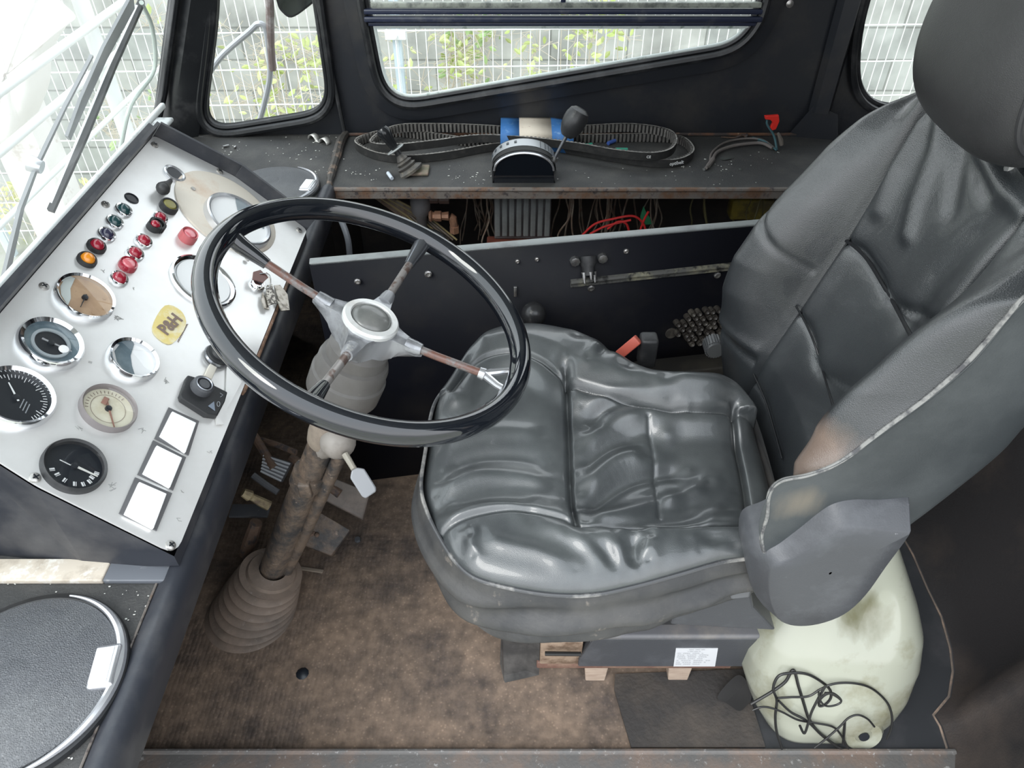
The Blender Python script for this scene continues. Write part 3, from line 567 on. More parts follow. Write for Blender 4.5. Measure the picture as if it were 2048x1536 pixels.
t = thing('cable_bundle', 'brown and yellow cables slanting down behind the wheel rim under the shelf', 'wires', P(790, 430, y=YV), 'loose wires hanging below the shelf')
for k in range(9):
    obj('cable', MB().tube([P(745 + 6 * k, 392 + 1 * k, y=1.74), P(800 + 7 * k, 432, y=1.72 + .004 * k), P(850 + 8 * k, 480, y=1.72)], .0026, 6), [brw, brw, mat('yellow_brown_wire', (.28, .22, .11), .6)][k % 3], t)
t = thing('red_cable', 'bright red wires looping out above the inner panel', 'wires', P(1230, 445, y=YV))
for pts in ([(1165, 470), (1190, 448), (1225, 438), (1265, 432), (1285, 445), (1293, 465)], [(1215, 458), (1235, 444), (1252, 447), (1260, 468)], [(1297, 423), (1288, 440), (1280, 462)], [(1180, 468), (1205, 455), (1235, 446), (1262, 440)]):
    obj('wire', MB().tube(smooth_curve([P(*q, y=1.70) for q in pts], 6), .0030, 8), redw, t)
single('green_tag', MB().prism([P(*q, y=1.73) for q in ((1287, 413), (1294, 428), (1309, 448), (1282, 450), (1281, 432))], (0, .003, 0)), greenp, 'green plastic tag standing among the red wires', 'tag')
single('yellow_box', MB().box(P(1500, 412, y=1.84), (.11, .05, .06), bev=.006), mat('dull_yellow_paint', (.22, .17, .03), .5, c2=(.1, .08, .03), sc=20, lo=.45, hi=.6), 'dull yellow box in the shadow below the shelf near the seat back', 'box')
single('dark_pipe', MB().tube(smooth_curve([P(838, 470, y=1.74), P(860, 463, y=1.72), P(885, 475, y=1.7), P(900, 500, y=1.7)], 8), .008, 10), rubber, 'thick curved black hose below the brass elbow', 'hose')
single('wheel_side_hose', MB().tube(smooth_curve([P(660, 400, y=1.55), P(682, 440, y=1.52), P(696, 480, y=1.5), P(700, 525, y=1.5)], 8), .007, 10), mat('grey_hose', (.17, .18, .20), .35), 'curved dark grey hose left of the valve behind the wheel rim', 'hose')
# ================================================================ instrument console
PH = math.radians(42); KN = A(math.sin(PH), 0, math.cos(PH)); KW = A(math.cos(PH), 0, -math.sin(PH)); K0 = A(-.43, 0, .47); KU = A(0, 1, 0)
def K(u, s, h=0): return K0 + KU * u + KW * s + KN * h          # u along the cab, s down the slope, h above the plate
def KP(px, py, h=0):
    v = ray(px, py); t = ((K0 + KN * h - CAM) @ KN) / (v @ KN); return CAM + t * v
con = thing('instrument_console', 'sloping dashboard box with pale metal instrument plate behind the steering wheel', 'dashboard', K(.98, -.15, -.1) * A(1, 1, 0) + A(0, 0, .43))
out = [(1.393, 0), (1.405, -.17), (1.362, -.325), (.615, -.325), (.587, -.18), (.575, 0)]
plate = roundpoly(out, [.012, .01, .01, .01, .01, .02], 4)
pl = obj('instrument_plate', MB().prism([K(u, s, 0) for u, s in plate], -KN * .003), alu, con, smooth=False)
# housing: lipped hood on three sides, sides dropping to the ledge
def hood(a, b, lip=.026, th=.006):
    a = np.array(a); b = np.array(b); d = unit(b - a); o = A(d[1], -d[0])
    c = np.array([.98, -.16])
    if (c - (a + b) / 2) @ o > 0: o = -o
    q = [K(*(a + o * .001), lip), K(*(b + o * .001), lip), K(*(b + o * .001), -.02), K(*(a + o * .001), -.02)]
    return q, K(o[0], o[1]) - K(0, 0)
hs = MB()
for i in (0, 1, 2):
    q, od = hood(out[i], out[i + 1], .030); hs.prism(q, od * .006)
hs.prism([K(.60, -.331, -.004), K(1.37, -.331, -.004), K(1.37, -.331, .012), K(.60, -.331, .012)], -KW * .012)
boxpts = [K(u, s, -.006) for u, s in out]
base = [A(p[0] + .0, p[1], .425) for p in boxpts]; base[2][0] = base[3][0] = -.80
base[0][2] = base[5][2] = .445
hs.add(boxpts + base, [(i, (i + 1) % 6, (i + 1) % 6 + 6, i + 6) for i in range(6)])
obj('console_housing', hs, bluegrey, con, smooth=False)
e0 = [K(u, 0.002, -.002) for u in (.60, 1.10)]
obj('rusted_lower_edge', MB().box((K(1.06, .004, -.006)), (.006, .34, .012), R=np.array([KW, KU, KN]).T, bev=.002), mat('rust_brown_edge', (.24, .14, .09), .7, c2=(.10, .06, .04), sc=30, lo=.45, hi=.6, c3=(.4, .36, .33), sc3=70, lo3=.6, hi3=.68), con)
obj('beige_strip', MB().box((-.715, .574, .4345), (.37, .034, .009), bev=.002), tape, con, label='long beige strip along the foot of the console')
obj('strip_end_plate', MB().box((-.487, .574, .434), (.085, .034, .008), bev=.002), mat('scuffed_grey_plate', (.13, .14, .16), .4, c2=(.3, .3, .3), sc=30, lo=.6, hi=.7, c3=(.8, .8, .8), sc3=60, lo3=.68, hi3=.72), con)
# blue-grey near end of the box
def screw(px, py, r=.007, par=con):
    c = KP(px, py); m = MB().lathe([(0, .003), (r * .5, .0035), (r * .9, .002), (r, 0), (r, -.001)], c, KN, 16)
    o = obj('screw', m, screwm, par)
    s = MB()
    for a in (0.5, 2.07): s.box(c + KN * .0036, (r * 1.2, r * .22, .0006), R=np.array([math.cos(a) * KU + math.sin(a) * KW, -math.sin(a) * KU + math.cos(a) * KW, KN]).T)
    obj('screw_slot', s, dialb, o)
for q in ((88, 573), (309, 290), (439, 343), (598, 461), (341, 1091), (70, 956), (211, 409)): screw(*q)
def dirK(px, py, c):                                  # picture-measured direction in the plate plane
    d = KP(px, py) - c; return unit(d - KN * (d @ KN))
def gauge(px, py, r, dial, bez=chrome, bw=.12, high=.012, name='gauge', label=None, depth=.0, glass=True):
    c = KP(px, py, .004)
    c0 = c - KN * .004
    g = obj('gauge', MB().lathe([(r * .96, .0), (r * .96, high * .5)], c0, KN, 48), rubber, con, label=label)
    depth = 0; b = MB().lathe([(r, 0), (r * 1.0, high * .6), (r * (1 - bw * .4), high), (r * (1 - bw), high * .75), (r * (1 - bw) * .985, high * .15)], c0, KN, 64)
    obj('bezel', b, bez, g)
    obj('dial_face', MB().lathe([(0, 0), (r * (1 - bw) * .99, 0)], c0 + KN * (high * .22 - depth), KN, 48), dial, g)
    if glass: obj('dial_glass', MB().lathe([(0, .0015), (r * .5, .0012), (r * (1 - bw), 0)], c0 + KN * high * .7, KN, 40), dialglass, g)
    return g, c0, high * .22 - depth
def ticks(g, c, h, r, a0, a1, n, ln, wd, m, u=None, every=0):
    v0, v1, _ = frame(KN); q = MB()
    for i in range(n):
        a = math.radians(a0 + (a1 - a0) * i / (n - 1)); d = math.cos(a) * v0 + math.sin(a) * v1; s = np.cross(KN, d); L_ = ln * (1.8 if every and i % every == 0 else 1)
        q.box(c + KN * (h + .0006) + d * (r - L_ / 2), (L_, wd, .0005), R=np.array([d, s, KN]).T)
    obj('scale_marks', q, m, g)
def needle(g, c, h, px, py, ln, m, wd=.0022, tail=.006, name='needle'):
    d = dirK(px, py, c); s = np.cross(KN, d)
    obj(name, MB().prism([c + KN * (h + .002) + s * wd - d * tail, c + KN * (h + .002) - s * wd - d * tail, c + KN * (h + .002) - s * wd * .5 + d * ln, c + KN * (h + .002) + s * wd * .5 + d * ln], KN * .0008), m, g)
    obj('needle_hub', MB().lathe([(.0, .004), (.004, .0035), (.0045, 0)], c + KN * h, KN, 16), dialb, g)
def ang(px, py, c):
    v0, v1, _ = frame(KN); d = KP(px, py) - c; return math.degrees(math.atan2(d @ v1, d @ v0))
# A: large gauge with the faded brown face
g, c, h = gauge(170, 595, .0415, dialbr, label='large round gauge with faded brown dial', bw=.13)
a, b_ = frame(KN)[:2]; q = MB()
arc = [KP(128 + 20 * math.cos(t), 590 + 30 * math.sin(t)) for t in np.linspace(1.4, 4.9, 10)]
obj('pale_dial_segment', MB().prism([KP(*p) + KN * (h + .0004) for p in ((150, 556), (128, 560), (119, 575), (120, 592), (134, 614), (140, 600), (139, 580))], KN * .0004), mat('pale_dial_segment', (.55, .60, .58), .4), g)
needle(g, c, h, 155, 625, .022, dialb, .001)
ticks(g, c, h, .030, ang(150, 630, c), ang(205, 600, c), 4, .004, .003, MATS['faded_brown_dial'])
# B: chrome gauge, blue-grey face
g, c, h = gauge(101, 688, .0415, dialbl, bw=.2, high=.014, depth=.004, label='chrome-rimmed gauge with dark blue-grey dial')
obj('inner_ring', MB().lathe([(.024, .001), (.024, .004), (.020, .004), (.020, .001)], c + KN * h, KN, 40), mat('grey_ring', (.32, .36, .38), .3), g)
obj('dial_centre', MB().lathe([(0, .002), (.0195, .002)], c + KN * h, KN, 30), dialb, g)
needle(g, c, h + .002, 125, 703, .026, silver, .0016, .012)
obj('white_dot', MB().lathe([(0, .003), (.006, .002), (.0065, 0)], KP(124, 704) + KN * (h + .003), KN, 20), white_p, g)
# C: chrome gauge, white half of the dial is a painted reflection
g, c, h = gauge(266, 720, .0365, dialwh, bw=.17, high=.013, depth=.003, label='small chrome-rimmed gauge, grey dial, half whitened by a painted reflection')
sg = [KP(*p) + KN * (h + .0004) for p in ((267, 690), (240, 688), (227, 705), (232, 726), (250, 748), (269, 757), (262, 735), (259, 714))]
obj('dial_segment', MB().prism(sg, KN * .0004), dialbl, g)
# D: rev counter at the picture edge
g, c, h = gauge(32, 795, .0450, dialb, bw=.16, high=.013, depth=.003, label='black rev counter with fine white scale, leftmost gauge')
ticks(g, c, h, .035, ang(-15, 790, c), ang(60, 835, c) , 34, .0045, .0007, white_mark, every=5)
needle(g, c, h, 12, 765, .022, white_mark, .0012)
q = MB(); d_ = dirK(66, 812, c); s_ = np.cross(KN, d_)
for k in range(5):
    for j in range(3): q.box(c + KN * (h + .0006) + dirK(55, 822, c) * (.010 + .0045 * j) + s_ * (.003 * (k - 2)), (.0028, .0012, .0004), R=np.array([s_ * (.8 if k % 2 else 1), d_, KN]).T)
obj('dim_lettering', q, mat('dim_grey_mark', (.28, .3, .32), .5), g)
MATS['dim'] = MATS['dim_grey_mark']
# E: cream gauge
g, c, h = gauge(217, 817, .0365, dialcr, bez=mat('brown_grey_bezel', (.20, .18, .18), .35), bw=.1, high=.012, depth=.004, label='cream-faced gauge with brown needle')
ticks(g, c, h, .029, ang(170, 815, c), ang(245, 800, c), 14, .004, .0006, markbr)
obj('scale_ring', MB().lathe([(.022, .0006), (.0226, .0006)], c + KN * h, KN, 40), markbr, g)
needle(g, c, h, 224, 853, .030, mat('brown_needle', (.30, .16, .12), .4), .0016, .014)
obj('needle_block', MB().box(KP(207, 806) + KN * (h + .003), (.007, .012, .002), R=np.array([KW, KU, KN]).T, bev=.0006), MATS['brown_needle'], g)
# F: black gauge with white figures
g, c, h = gauge(149, 932, .0380, dialb, bez=rubber, bw=.12, high=.011, depth=.003, label='black-faced gauge with white figures, lowest of the gauges')
needle(g, c, h, 187, 954, .029, mat('ivory_needle', (.62, .62, .58), .4), .0017, .004)
q = MB()
for (px, py) in ((102, 940), (112, 950), (126, 962), (146, 970), (163, 971), (176, 966), (181, 958), (191, 950)):
    d = dirK(px, py, c); s = np.cross(KN, d); q.box(KP(px, py) + KN * (h + .0006), (.006, .0020, .0005), R=np.array([d, s, KN]).T); q.box(KP(px, py) + KN * (h + .0006) + s * .0024, (.006, .0008, .0005), R=np.array([d, s, KN]).T)
for k in range(4): q.box(KP(124 + 4 * k, 925 + 2 * k) + KN * (h + .0006), (.008 - .001 * k, .0011, .0005), R=np.array([KW, KU, KN]).T)
obj('dial_figures', q, white_mark, g)
# big round instrument on a stained cream flange, far corner
c = K(1.283, -.150)
g = obj('round_flange', MB().lathe([(0, .004), (.096, .004), (.0995, .003), (.1, 0)], c, KN, 64), tanring, con, label='large stained cream flange at the far corner of the plate')
for px, py in ((386, 378), (494, 519), (556, 405)): obj('flange_screw', MB().lathe([(0, .003), (.004, .002), (.0045, 0)], KP(px, py, .004), KN, 12), screwm, g)
c2 = KP(478, 440, .012)
obj('gauge_rim', MB().lathe([(.066, -.010), (.064, .004), (.061, .006), (.057, .004), (.057, -.002)], c2, KN, 56), silver, g)
obj('gauge_face', MB().lathe([(0, 0), (.0575, 0)], c2, KN, 48), dialwh, g)
obj('grey_window', MB().prism([KP(*p, .013) for p in ((470, 395), (500, 408), (530, 440), (528, 458), (494, 440), (475, 420))], KN * .0006), dialbl, g)
obj('dial_glass', MB().lathe([(0, .0015), (.057, 0)], c2 + KN * .003, KN, 40), dialglass, g)
# plain white instrument with a thin ring behind the wheel rim
c = KP(406, 565)
g = obj('white_instrument', MB().lathe([(0, .004), (.046, .004), (.047, 0)], c, KN, 56), dialwh, con, label='blank white round instrument in a thin chrome ring')
obj('thin_ring', MB().lathe([(.057, 0), (.056, .006), (.053, .0075), (.049, .005), (.047, .002)], c, KN, 64), chrome, g)
# warning lamps and push buttons
def lamp(px, py, r, lens, bez=chrome, label=None, dome=.5, tall=.006, kn=None):
    r *= 1.13; c = KP(px, py, tall * .6); c = c - KN * tall * .6
    b = obj('indicator_lamp', MB().lathe([(r, 0), (r, tall * .6), (r * .9, tall), (r * .76, tall * .9), (r * .74, tall * .5)], c, KN, 28), bez, con, label=label)
    obj('lens', MB().lathe([(0, tall * .9 + r * dome), (r * .35, tall * .9 + r * dome * .9), (r * .6, tall * .9 + r * dome * .55), (r * .74, tall * .8), (r * .74, tall * .3)], c, KN, 24), lens, b); return b
for a in ((248, 419, greenl, 'dark green indicator lamp, topmost of the upper row'), (230, 443, greenl, 'dark green indicator lamp, second of the upper row'), (214, 468, purpl, 'dark violet indicator lamp'), ): lamp(a[0], a[1], .0125, a[2], label=a[3])
lamp(194, 491, .0125, redl, bez=rubber, label='red indicator lamp in black collar next to the orange one', tall=.008)
lamp(175, 518, .0125, amber, bez=rubber, label='orange indicator lamp', tall=.008)
lamp(321, 435, .0115, redl, label='red lamp just above the knurled one'); lamp(288, 481, .0125, redl, label='red lamp just below the knurled one'); lamp(271, 506, .0125, redl, label='red lamp, middle of the lower row'); lamp(239, 556, .0125, redl, label='red lamp, last of the lower row')
lamp(257, 528, .0125, pinkl, bez=redl, label='faded flat-topped red push button', tall=.010, dome=.2)
lamp(378, 470, .0135, pinkl, bez=mat('faded_red_collar', (.50, .12, .13), .35), label='large faded red push button beside the cream flange', tall=.016, dome=.15)
lamp(339, 411, .0140, olive, bez=rubber, label='olive capped push button in a black collar', tall=.012, dome=.1)
b = lamp(309, 451, .0100, redl, bez=rubber, label='red lamp in knurled black ring', tall=.012)
c = KP(311, 455); q = MB()
for k in range(22):
    t = 2 * math.pi * k / 22; u_, v_, _ = frame(KN); d = math.cos(t) * u_ + math.sin(t) * v_; q.box(c + d * .0128 + KN * .006, (.002, .0018, .012), R=np.array([d, np.cross(KN, d), KN]).T)
q.lathe([(.0125, 0), (.0125, .0115), (.0095, .012)], c, KN, 30); obj('knurled_ring', q, rubber, b)
c = KP(263, 397); obj('empty_lamp_hole', MB().lathe([(0, .0004), (.0098, .0004), (.0098, .002), (.0115, .0015), (.012, 0)], c, KN, 24), dialb, con)
c = KP(348, 349)
o = obj('socket_ring', MB().lathe([(.0200, 0), (.0200, .004), (.0175, .0055), (.0145, .004), (.0140, 0)], c, KN, 32), silver, con); obj('socket_hole', MB().lathe([(0, .003), (.0146, .003)], c, KN, 24), dialb, o)
# black pull knob
kb = KP(341, 362); kt = KP(326, 377, .016)
o = obj('pull_knob', MB().tube([kb, kb * .6 + kt * .4, kb * .4 + kt * .6, kt], [.004, .0055, .008, .012], 14).sphere(kt, .011, 14), rubber, con)
# ignition switch
c = KP(512, 572)
ig = obj('ignition_switch', MB().lathe([(.015, 0), (.014, .007), (.011, .011), (.0, .0112)], c, KN, 28), chrome, con)
obj('key_slot', MB().box(c + KN * .0115, (.010, .002, .001), R=np.array([KW, KU, KN]).T), dialb, ig)
# badge
bc = KP(340, 650); pts = [KP(*p) for p in ((329, 612), (361, 622), (371, 652), (344, 688), (318, 680), (304, 655))]
o = obj('badge', MB().prism([p + KN * .0006 for p in smooth_curve(pts, 4, True)], KN * .0006), yellow, con, label='yellow P&H sticker with brown letters')
bu = unit(KP(362, 630) - KP(318, 672)); bv = unit(np.cross(KN, bu))
obj('badge_letters', text_mb('P&H', .0265, bc + KN * .0016, bu, bv, KN, bold=.0008), markbr, o)
a_, b2 = KP(356, 684, .0006), KP(375, 648, .0006); sd = np.cross(KN, unit(b2 - a_))
obj('script_line', MB().tube([a_ + (b2 - a_) * i / 22 + sd * (.0012 if i % 2 else -.0010) for i in range(23)], .0005, 5), markbr, con)
# engraved symbols on the plate
q = MB()
def sym(px, py, s, n=4):
    c = KP(px, py) + KN * .0003; rn = random.Random(px * 7 + py)
    for i in range(n):
        a = rn.uniform(0, 3.14); d = math.cos(a) * KU + math.sin(a) * KW; q.box(c + KU * rn.uniform(-s, s) * .4 + KW * rn.uniform(-s, s) * .4, (s * .8, .0008, .0004), R=np.array([d, np.cross(KN, d), KN]).T)
for p in ((236, 637, .010, 8), (332, 762, .008, 6), (282, 860, .008, 4), (228, 975, .011, 6), (160, 855, .008, 4), (206, 541, .006, 3), (267, 578, .005, 3), (420, 905, .006, 3), (365, 985, .005, 3), (358, 1040, .006, 3), (180, 725, .006, 2)): sym(*p)
obj('engraved_symbols', q, mat('grey_engraving', (.38, .38, .37), .6), con)
# three white rocker switches in dark frames
for fr, bt, lab in (([(336, 816), (397, 844), (376, 912), (308, 878)], [(345, 822), (393, 845), (372, 904), (321, 870)], 'white square rocker switch nearest the rotary switch'),
                    ([(305, 882), (371, 916), (345, 982), (274, 950)], [(314, 890), (365, 915), (341, 974), (287, 945)], 'white square rocker switch, middle of three'),
                    ([(269, 956), (343, 988), (312, 1063), (237, 1028)], [(279, 963), (334, 987), (308, 1056), (250, 1026)], 'white square rocker switch, nearest the plate corner')):
    o = obj('rocker_switch', MB().prism([KP(*p) + KN * .0002 for p in fr], KN * .002), mat('switch_frame', (.12, .12, .125), .4), con, label=lab, smooth=False)
    obj('rocker', MB().prism([KP(*p, .007) - KN * .006 for p in bt], KN * .006), white_p, o, smooth=False, bevel=.001)
# lobed selector and square rotary switch near the lower edge
c = KP(432, 716)
o = obj('lobed_selector', MB().lathe([(.020, 0), (.021, .006), (.019, .013), (.014, .014), (.012, .018), (0, .019)], c, KN, 28), rubber, con, label='round black selector under the wheel rim')
obj('selector_ring', MB().lathe([(.0215, .003), (.022, .006), (.0205, .009)], c, KN, 28), mat('dark_chrome', (.25, .26, .28), .25, metal=.8), o)
c3 = KP(455, 690); o = obj('knurled_cap', MB().lathe([(.017, 0), (.017, .016), (.014, .018), (0, .018)], c3, KN, 24), rubber, con); obj('cap_top', MB().lathe([(0, .0188), (.012, .0188)], c3, KN, 20), chrome, o)
for k in range(16):
    t = 2 * math.pi * k / 16
sq = [(372, 754), (400, 762), (452, 788), (447, 806), (432, 835), (410, 832), (360, 800), (358, 792)]
o = obj('rotary_switch', MB().prism([KP(*p, .006) - KN * .006 for p in sq], KN * .012), rubber, con, smooth=False, bevel=.002, label='square black rotary switch at the lower edge')
c = KP(402, 776, .012)
obj('switch_knob', MB().lathe([(.017, 0), (.016, .010), (.013, .012), (.012, .008), (.009, .008), (.008, .012), (0, .012)], c, KN, 28), plast, o)
obj('knob_ring', MB().lathe([(.0125, .012), (.0118, .0135), (.0108, .012)], c, KN, 28), mat('mid_grey_ring', (.34, .36, .40), .3, metal=.5), o)
obj('pointer_mark', MB().prism([KP(*p, .0125) for p in ((416, 812), (430, 822), (428, 803))], KN * .0004), mat('blue_grey_mark', (.2, .24, .3), .5), o)
obj('switch_marks', MB().tube([KP(437 + 3 * math.cos(t), 808 + 5 * math.sin(t), .0125) for t in np.linspace(0, 6.28, 10)[:-1]], .0005, 5, closed=True).tube([KP(440, 786, .0125), KP(446, 790, .0125), KP(441, 794, .0125)], .0005, 5), MATS['dim_grey_mark'], o)
obj('cream_tab', MB().box(KP(420, 745, .006), (.012, .028, .008), R=np.array([KW, KU, KN]).T, bev=.001), beigep, con)
o = obj('white_bracket', MB().prism([KP(*p, .001) for p in ((452, 726), (487, 757), (440, 842), (446, 850), (432, 850), (430, 838), (450, 795))], KN * .003), alu, con, smooth=False, label='bent metal edge bracket beside the rotary switch')

# keys hanging from the ignition switch
ks = thing('key_ring', 'bunch of worn keys hanging from the ignition switch', 'keys', KP(545, 590, .01))
obj('key', MB().prism([KP(*p, .014) for p in ((506, 545), (520, 541), (527, 548), (533, 546), (536, 556), (525, 566), (512, 562), (504, 560))], KN * .002), mat('brown_key_head', (.16, .07, .06), .4), ks, label='key with brown head turned in the switch')
obj('split_ring', MB().tube([KP(534 + 8 * math.cos(t), 562 + 15 * math.sin(t), .014) for t in np.linspace(0, 6.28, 20)[:-1]], .0008, 6, closed=True), steel, ks)
obj('key_tag', MB().prism([KP(*p, .010) for p in ((533, 572), (543, 570), (551, 607), (536, 612), (531, 590))], KN * .0025), mat('lattice_tag', (.5, .47, .42), .35, metal=.6, c2=(.1, .09, .08), sc=160, lo=.48, hi=.52), ks, label='patterned metal key tag')
for pts in (((547, 572), (559, 571), (574, 590), (578, 620), (566, 618), (556, 600)), ((524, 585), (532, 600), (537, 620), (528, 618), (522, 602)), ((552, 600), (565, 610), (579, 621), (562, 623))):
    obj('key', MB().prism([KP(*p, .006) for p in pts], KN * .0022), keym, ks)
obj('key_chain', MB().tube(smooth_curve([KP(519, 548, .016), KP(531, 547, .018), KP(538, 556, .016), KP(541, 571, .012)], 5), .0012, 6), steel, ks)

# ================================================================ oval loudspeakers
def speaker(cx, cy, r, lab, ang0):
    z = ZL + .001; t = thing('loudspeaker', lab, 'loudspeaker', (cx, cy, z), 'round grilled speakers on the dash ledge')
    obj('mounting_ring', MB().lathe([(r + .008, 0), (r + .007, .006), (r - .002, .010), (r - .01, .006)], A(cx, cy, z), n=72), rubber, t)
    obj('grille', MB().lathe([(0, .026), (r * .25, .0255), (r * .5, .023), (r * .8, .017), (r * .96, .011), (r * .97, .006)], A(cx, cy, z), n=72), grille_m, t)
    obj('centre_dome', MB().lathe([(0, .0285), (r * .12, .0275), (r * .2, .0250)], A(cx, cy, z), n=40), grille_m, t)
    arc = [A(cx + (r + .001) * math.cos(a), cy + (r + .001) * math.sin(a), z + .011) for a in np.linspace(math.radians(ang0 - 75), math.radians(ang0 + 75), 40)]
    obj('chrome_trim', MB().tube(arc, [.0015 + .0045 * math.sin(math.pi * i / 39) for i in range(40)], 8), silver, t)
    a = math.radians(ang0); d = A(math.cos(a), math.sin(a), 0); s = A(-math.sin(a), math.cos(a), 0); c = A(cx, cy, z + .014) + d * (r - .014)
    obj('trim_badge', MB().box(c, (.030, .055, .012), R=np.array([d, s, A(0, 0, 1)]).T, bev=.005), silver, t)
    obj('badge_plate', MB().box(c + A(0, 0, .0065) - d * .002, (.020, .044, .002), R=np.array([d, s, A(0, 0, 1)]).T, bev=.0009), white_p, t)
speaker(-.57, .42, .112, 'large round speaker with mesh grille in the near corner, lower left', 9)
speaker(-.57, 1.65, .103, 'round speaker partly hidden behind the console, far side', -8)

# ================================================================ steering wheel and column
WC = A(-.18, .805, .69); WN = unit(A(.411, -.022, .911)); WU, WV, _ = frame(WN, (1, 0, 0))
def W(r, deg, h=0): a = math.radians(deg); return WC + (WU * math.cos(a) + WV * math.sin(a)) * r + WN * h
sw = thing('steering_wheel', 'large glossy black four-spoke steering wheel with pale hub', 'steering wheel', WC)
R0 = .2105; G = []
for i in range(128):
    a = 360 * i / 128; row = []
    for k in range(20):
        t = 2 * math.pi * k / 20; rr = .0148; dx, dz = rr * math.cos(t), rr * 1.15 * math.sin(t)
        if abs(math.sin(t) - .55) < .2 and math.cos(t) < 0: dx += .0014
        row.append(W(R0 + dx, a, dz))
    G.append(row)
obj('rim', MB().grid(G, True, True), gloss, sw)
HB = -.026
hubm = mat('worn_hub_casting', (.36, .37, .39), .3, metal=.5, c2=(.12, .125, .135), sc=14, lo=.48, hi=.66, c3=(.55, .54, .52), sc3=40, lo3=.62, hi3=.7)
SP = [-14, 76, 166, -104]
mb = MB(); prof = []
for i in range(96):
    a = -180 + 360 * i / 96; d = min(abs((a - s + 180) % 360 - 180) for s in SP); rr = .036 + .036 * math.exp(-(d / 11) ** 2) + .010 * math.exp(-(d / 26) ** 2); prof.append((a, rr))
ring = lambda f, h: [W(f * r if f <= 1 else r, a, h(r)) for a, r in prof]
mb.grid([[W(.030, a, HB + .004) for a, r in prof], [W(r * .75, a, HB + .003) for a, r in prof], [W(r, a, HB + .004 - (r - .036) * .12) for a, r in prof], [W(r * 1.0, a, HB - .010) for a, r in prof], [W(min(r, .05) * .95, a, HB - .030) for a, r in prof], [W(.036, a, HB - .045) for a, r in prof]], closed_v=True)
hub = obj('hub', mb, hubm, sw)
obj('hub_ring', MB().lathe([(.0385, .001), (.0385, .006), (.036, .009), (.029, .010), (.027, .007)], W(0, 0, HB + .002), WN, 64), mat('pale_worn_ring', (.72, .73, .72), .35, metal=.3, c2=(.55, .53, .50), sc=25, lo=.5, hi=.7), hub)
obj('horn_button', MB().lathe([(0, .014), (.010, .0135), (.018, .012), (.024, .009), (.0265, .006), (.027, .003)], W(0, 0, HB + .004), WN, 48), mat('grey_horn_button', (.12, .125, .12), .3, c2=(.2, .2, .19), sc=12, lo=.5, hi=.7, coat=.3), hub)
for s in SP:
    h0 = HB - .002
    sp = obj('spoke', MB().tube([W(.066, s, h0), W(.100, s, h0 + .004), W(.165, s, h0 + .014)], .0058, 12), spoke_m if s != 76 and s != -104 else mat('worn_silver_spoke', (.30, .28, .27), .3, metal=.4, c2=(.13, .085, .07), sc=40, lo=.5, hi=.58), sw)
    obj('spoke_socket', MB().tube([W(.056, s, h0 - .002), W(.070, s, h0), W(.078, s, h0 + .002)], [.011, .010, .008], 14), hubm, sp)
    if s == -14:
        obj('forked_end', MB().tube([W(.160, s, h0 + .013), W(.168, s, h0 + .014)], [.008, .009], 12).tube([W(.166, s, h0 + .014), W(.190, s + 5, h0 + .020), W(.206, s + 7, -.004)], [.006, .005, .005], 10).tube([W(.166, s, h0 + .014), W(.190, s - 4, h0 + .018), W(.206, s - 6, -.004)], [.006, .005, .005], 10), silver, sp)
    else:
        obj('ferrule', MB().tube([W(.152, s, h0 + .011), W(.160, s, h0 + .013), W(.190, s, h0 + .019), W(.208, s, -.002)], [.0075, .0085, .0115, .012], 14), gloss if s != 76 else mat('dark_chrome_ferrule', (.2, .21, .23), .15, metal=.8), sp)
CA = unit(A(-.488, .778, 0) - W(0, 0, HB - .04))
def CO(d): return W(0, 0, HB - .04) + CA * d
cl = thing('steering_column', 'grey steering column with stepped shroud, tan tube and greasy lower shaft', 'steering column', A(-.488, .778, 0))
obj('column_shroud', MB().lathe([(.032, -.012), (.037, .0), (.042, .005), (.043, .022), (.0475, .025), (.050, .033), (.0505, .052), (.0535, .055), (.053, .088), (.049, .095), (.028, .097)], CO(0), CA, 56), colgrey, cl)
obj('tan_tube', MB().lathe([(.029, .09), (.0275, .15), (.0265, .185), (.024, .20), (.018, .21)], CO(0), CA, 32), coltan, cl)
obj('lower_shaft', MB().tube([CO(.20), CO(.36), CO(.66)], [.021, .0235, .0235], 20).tube([CO(.22) + A(.034, -.01, 0), CO(.45) + A(.030, -.004, 0), CO(.56) + A(.026, 0, 0)], .011, 12), greasy, cl)
obj('shaft_clamp', MB().tube([CO(.27), CO(.30)], .0275, 20).box(CO(.285) + A(.0, -.022, 0), (.02, .02, .03), bev=.003), greasy, cl)
bf = A(-.500, .775, 0); G = []; pr = []
n = 7
for i in range(n * 8 + 1):
    t = i / (n * 8); base_r = .079 - .030 * t ** .8; pr.append((base_r + .0055 * math.cos(2 * math.pi * n * t), .003 + .135 * t))
pr = [(.086, .0)] + pr + [(.040, .142), (.024, .146)]
pr = [(.084, .0)] + [(.077 - .030 * (i / 56) ** .9 + .0075 * (abs(math.cos(math.pi * i / 8)) ** 1.5 * 2 - 1), .003 + .125 * i / 56) for i in range(57)] + [(.044, .130), (.041, .135), (.030, .138), (.0245, .141)]
G = []
for r_, h_ in pr:
    tl_ = min(1, h_ / .15); axx = unit(A(0, 0, 1) * (1 - tl_) - CA * tl_); c_ = A(-.488 + .41 / .911 * h_ * 1.02 - .008 * (1 - tl_), .777 + .02 * h_, h_ + .001); u_, v_, _ = frame(axx, (0, 1, 0))
    G.append([c_ + r_ * (math.cos(2 * math.pi * k / 48) * u_ + math.sin(2 * math.pi * k / 48) * v_) for k in range(48)])
obj('bellows_boot', MB().grid(G, closed_v=True), dustrub, cl)
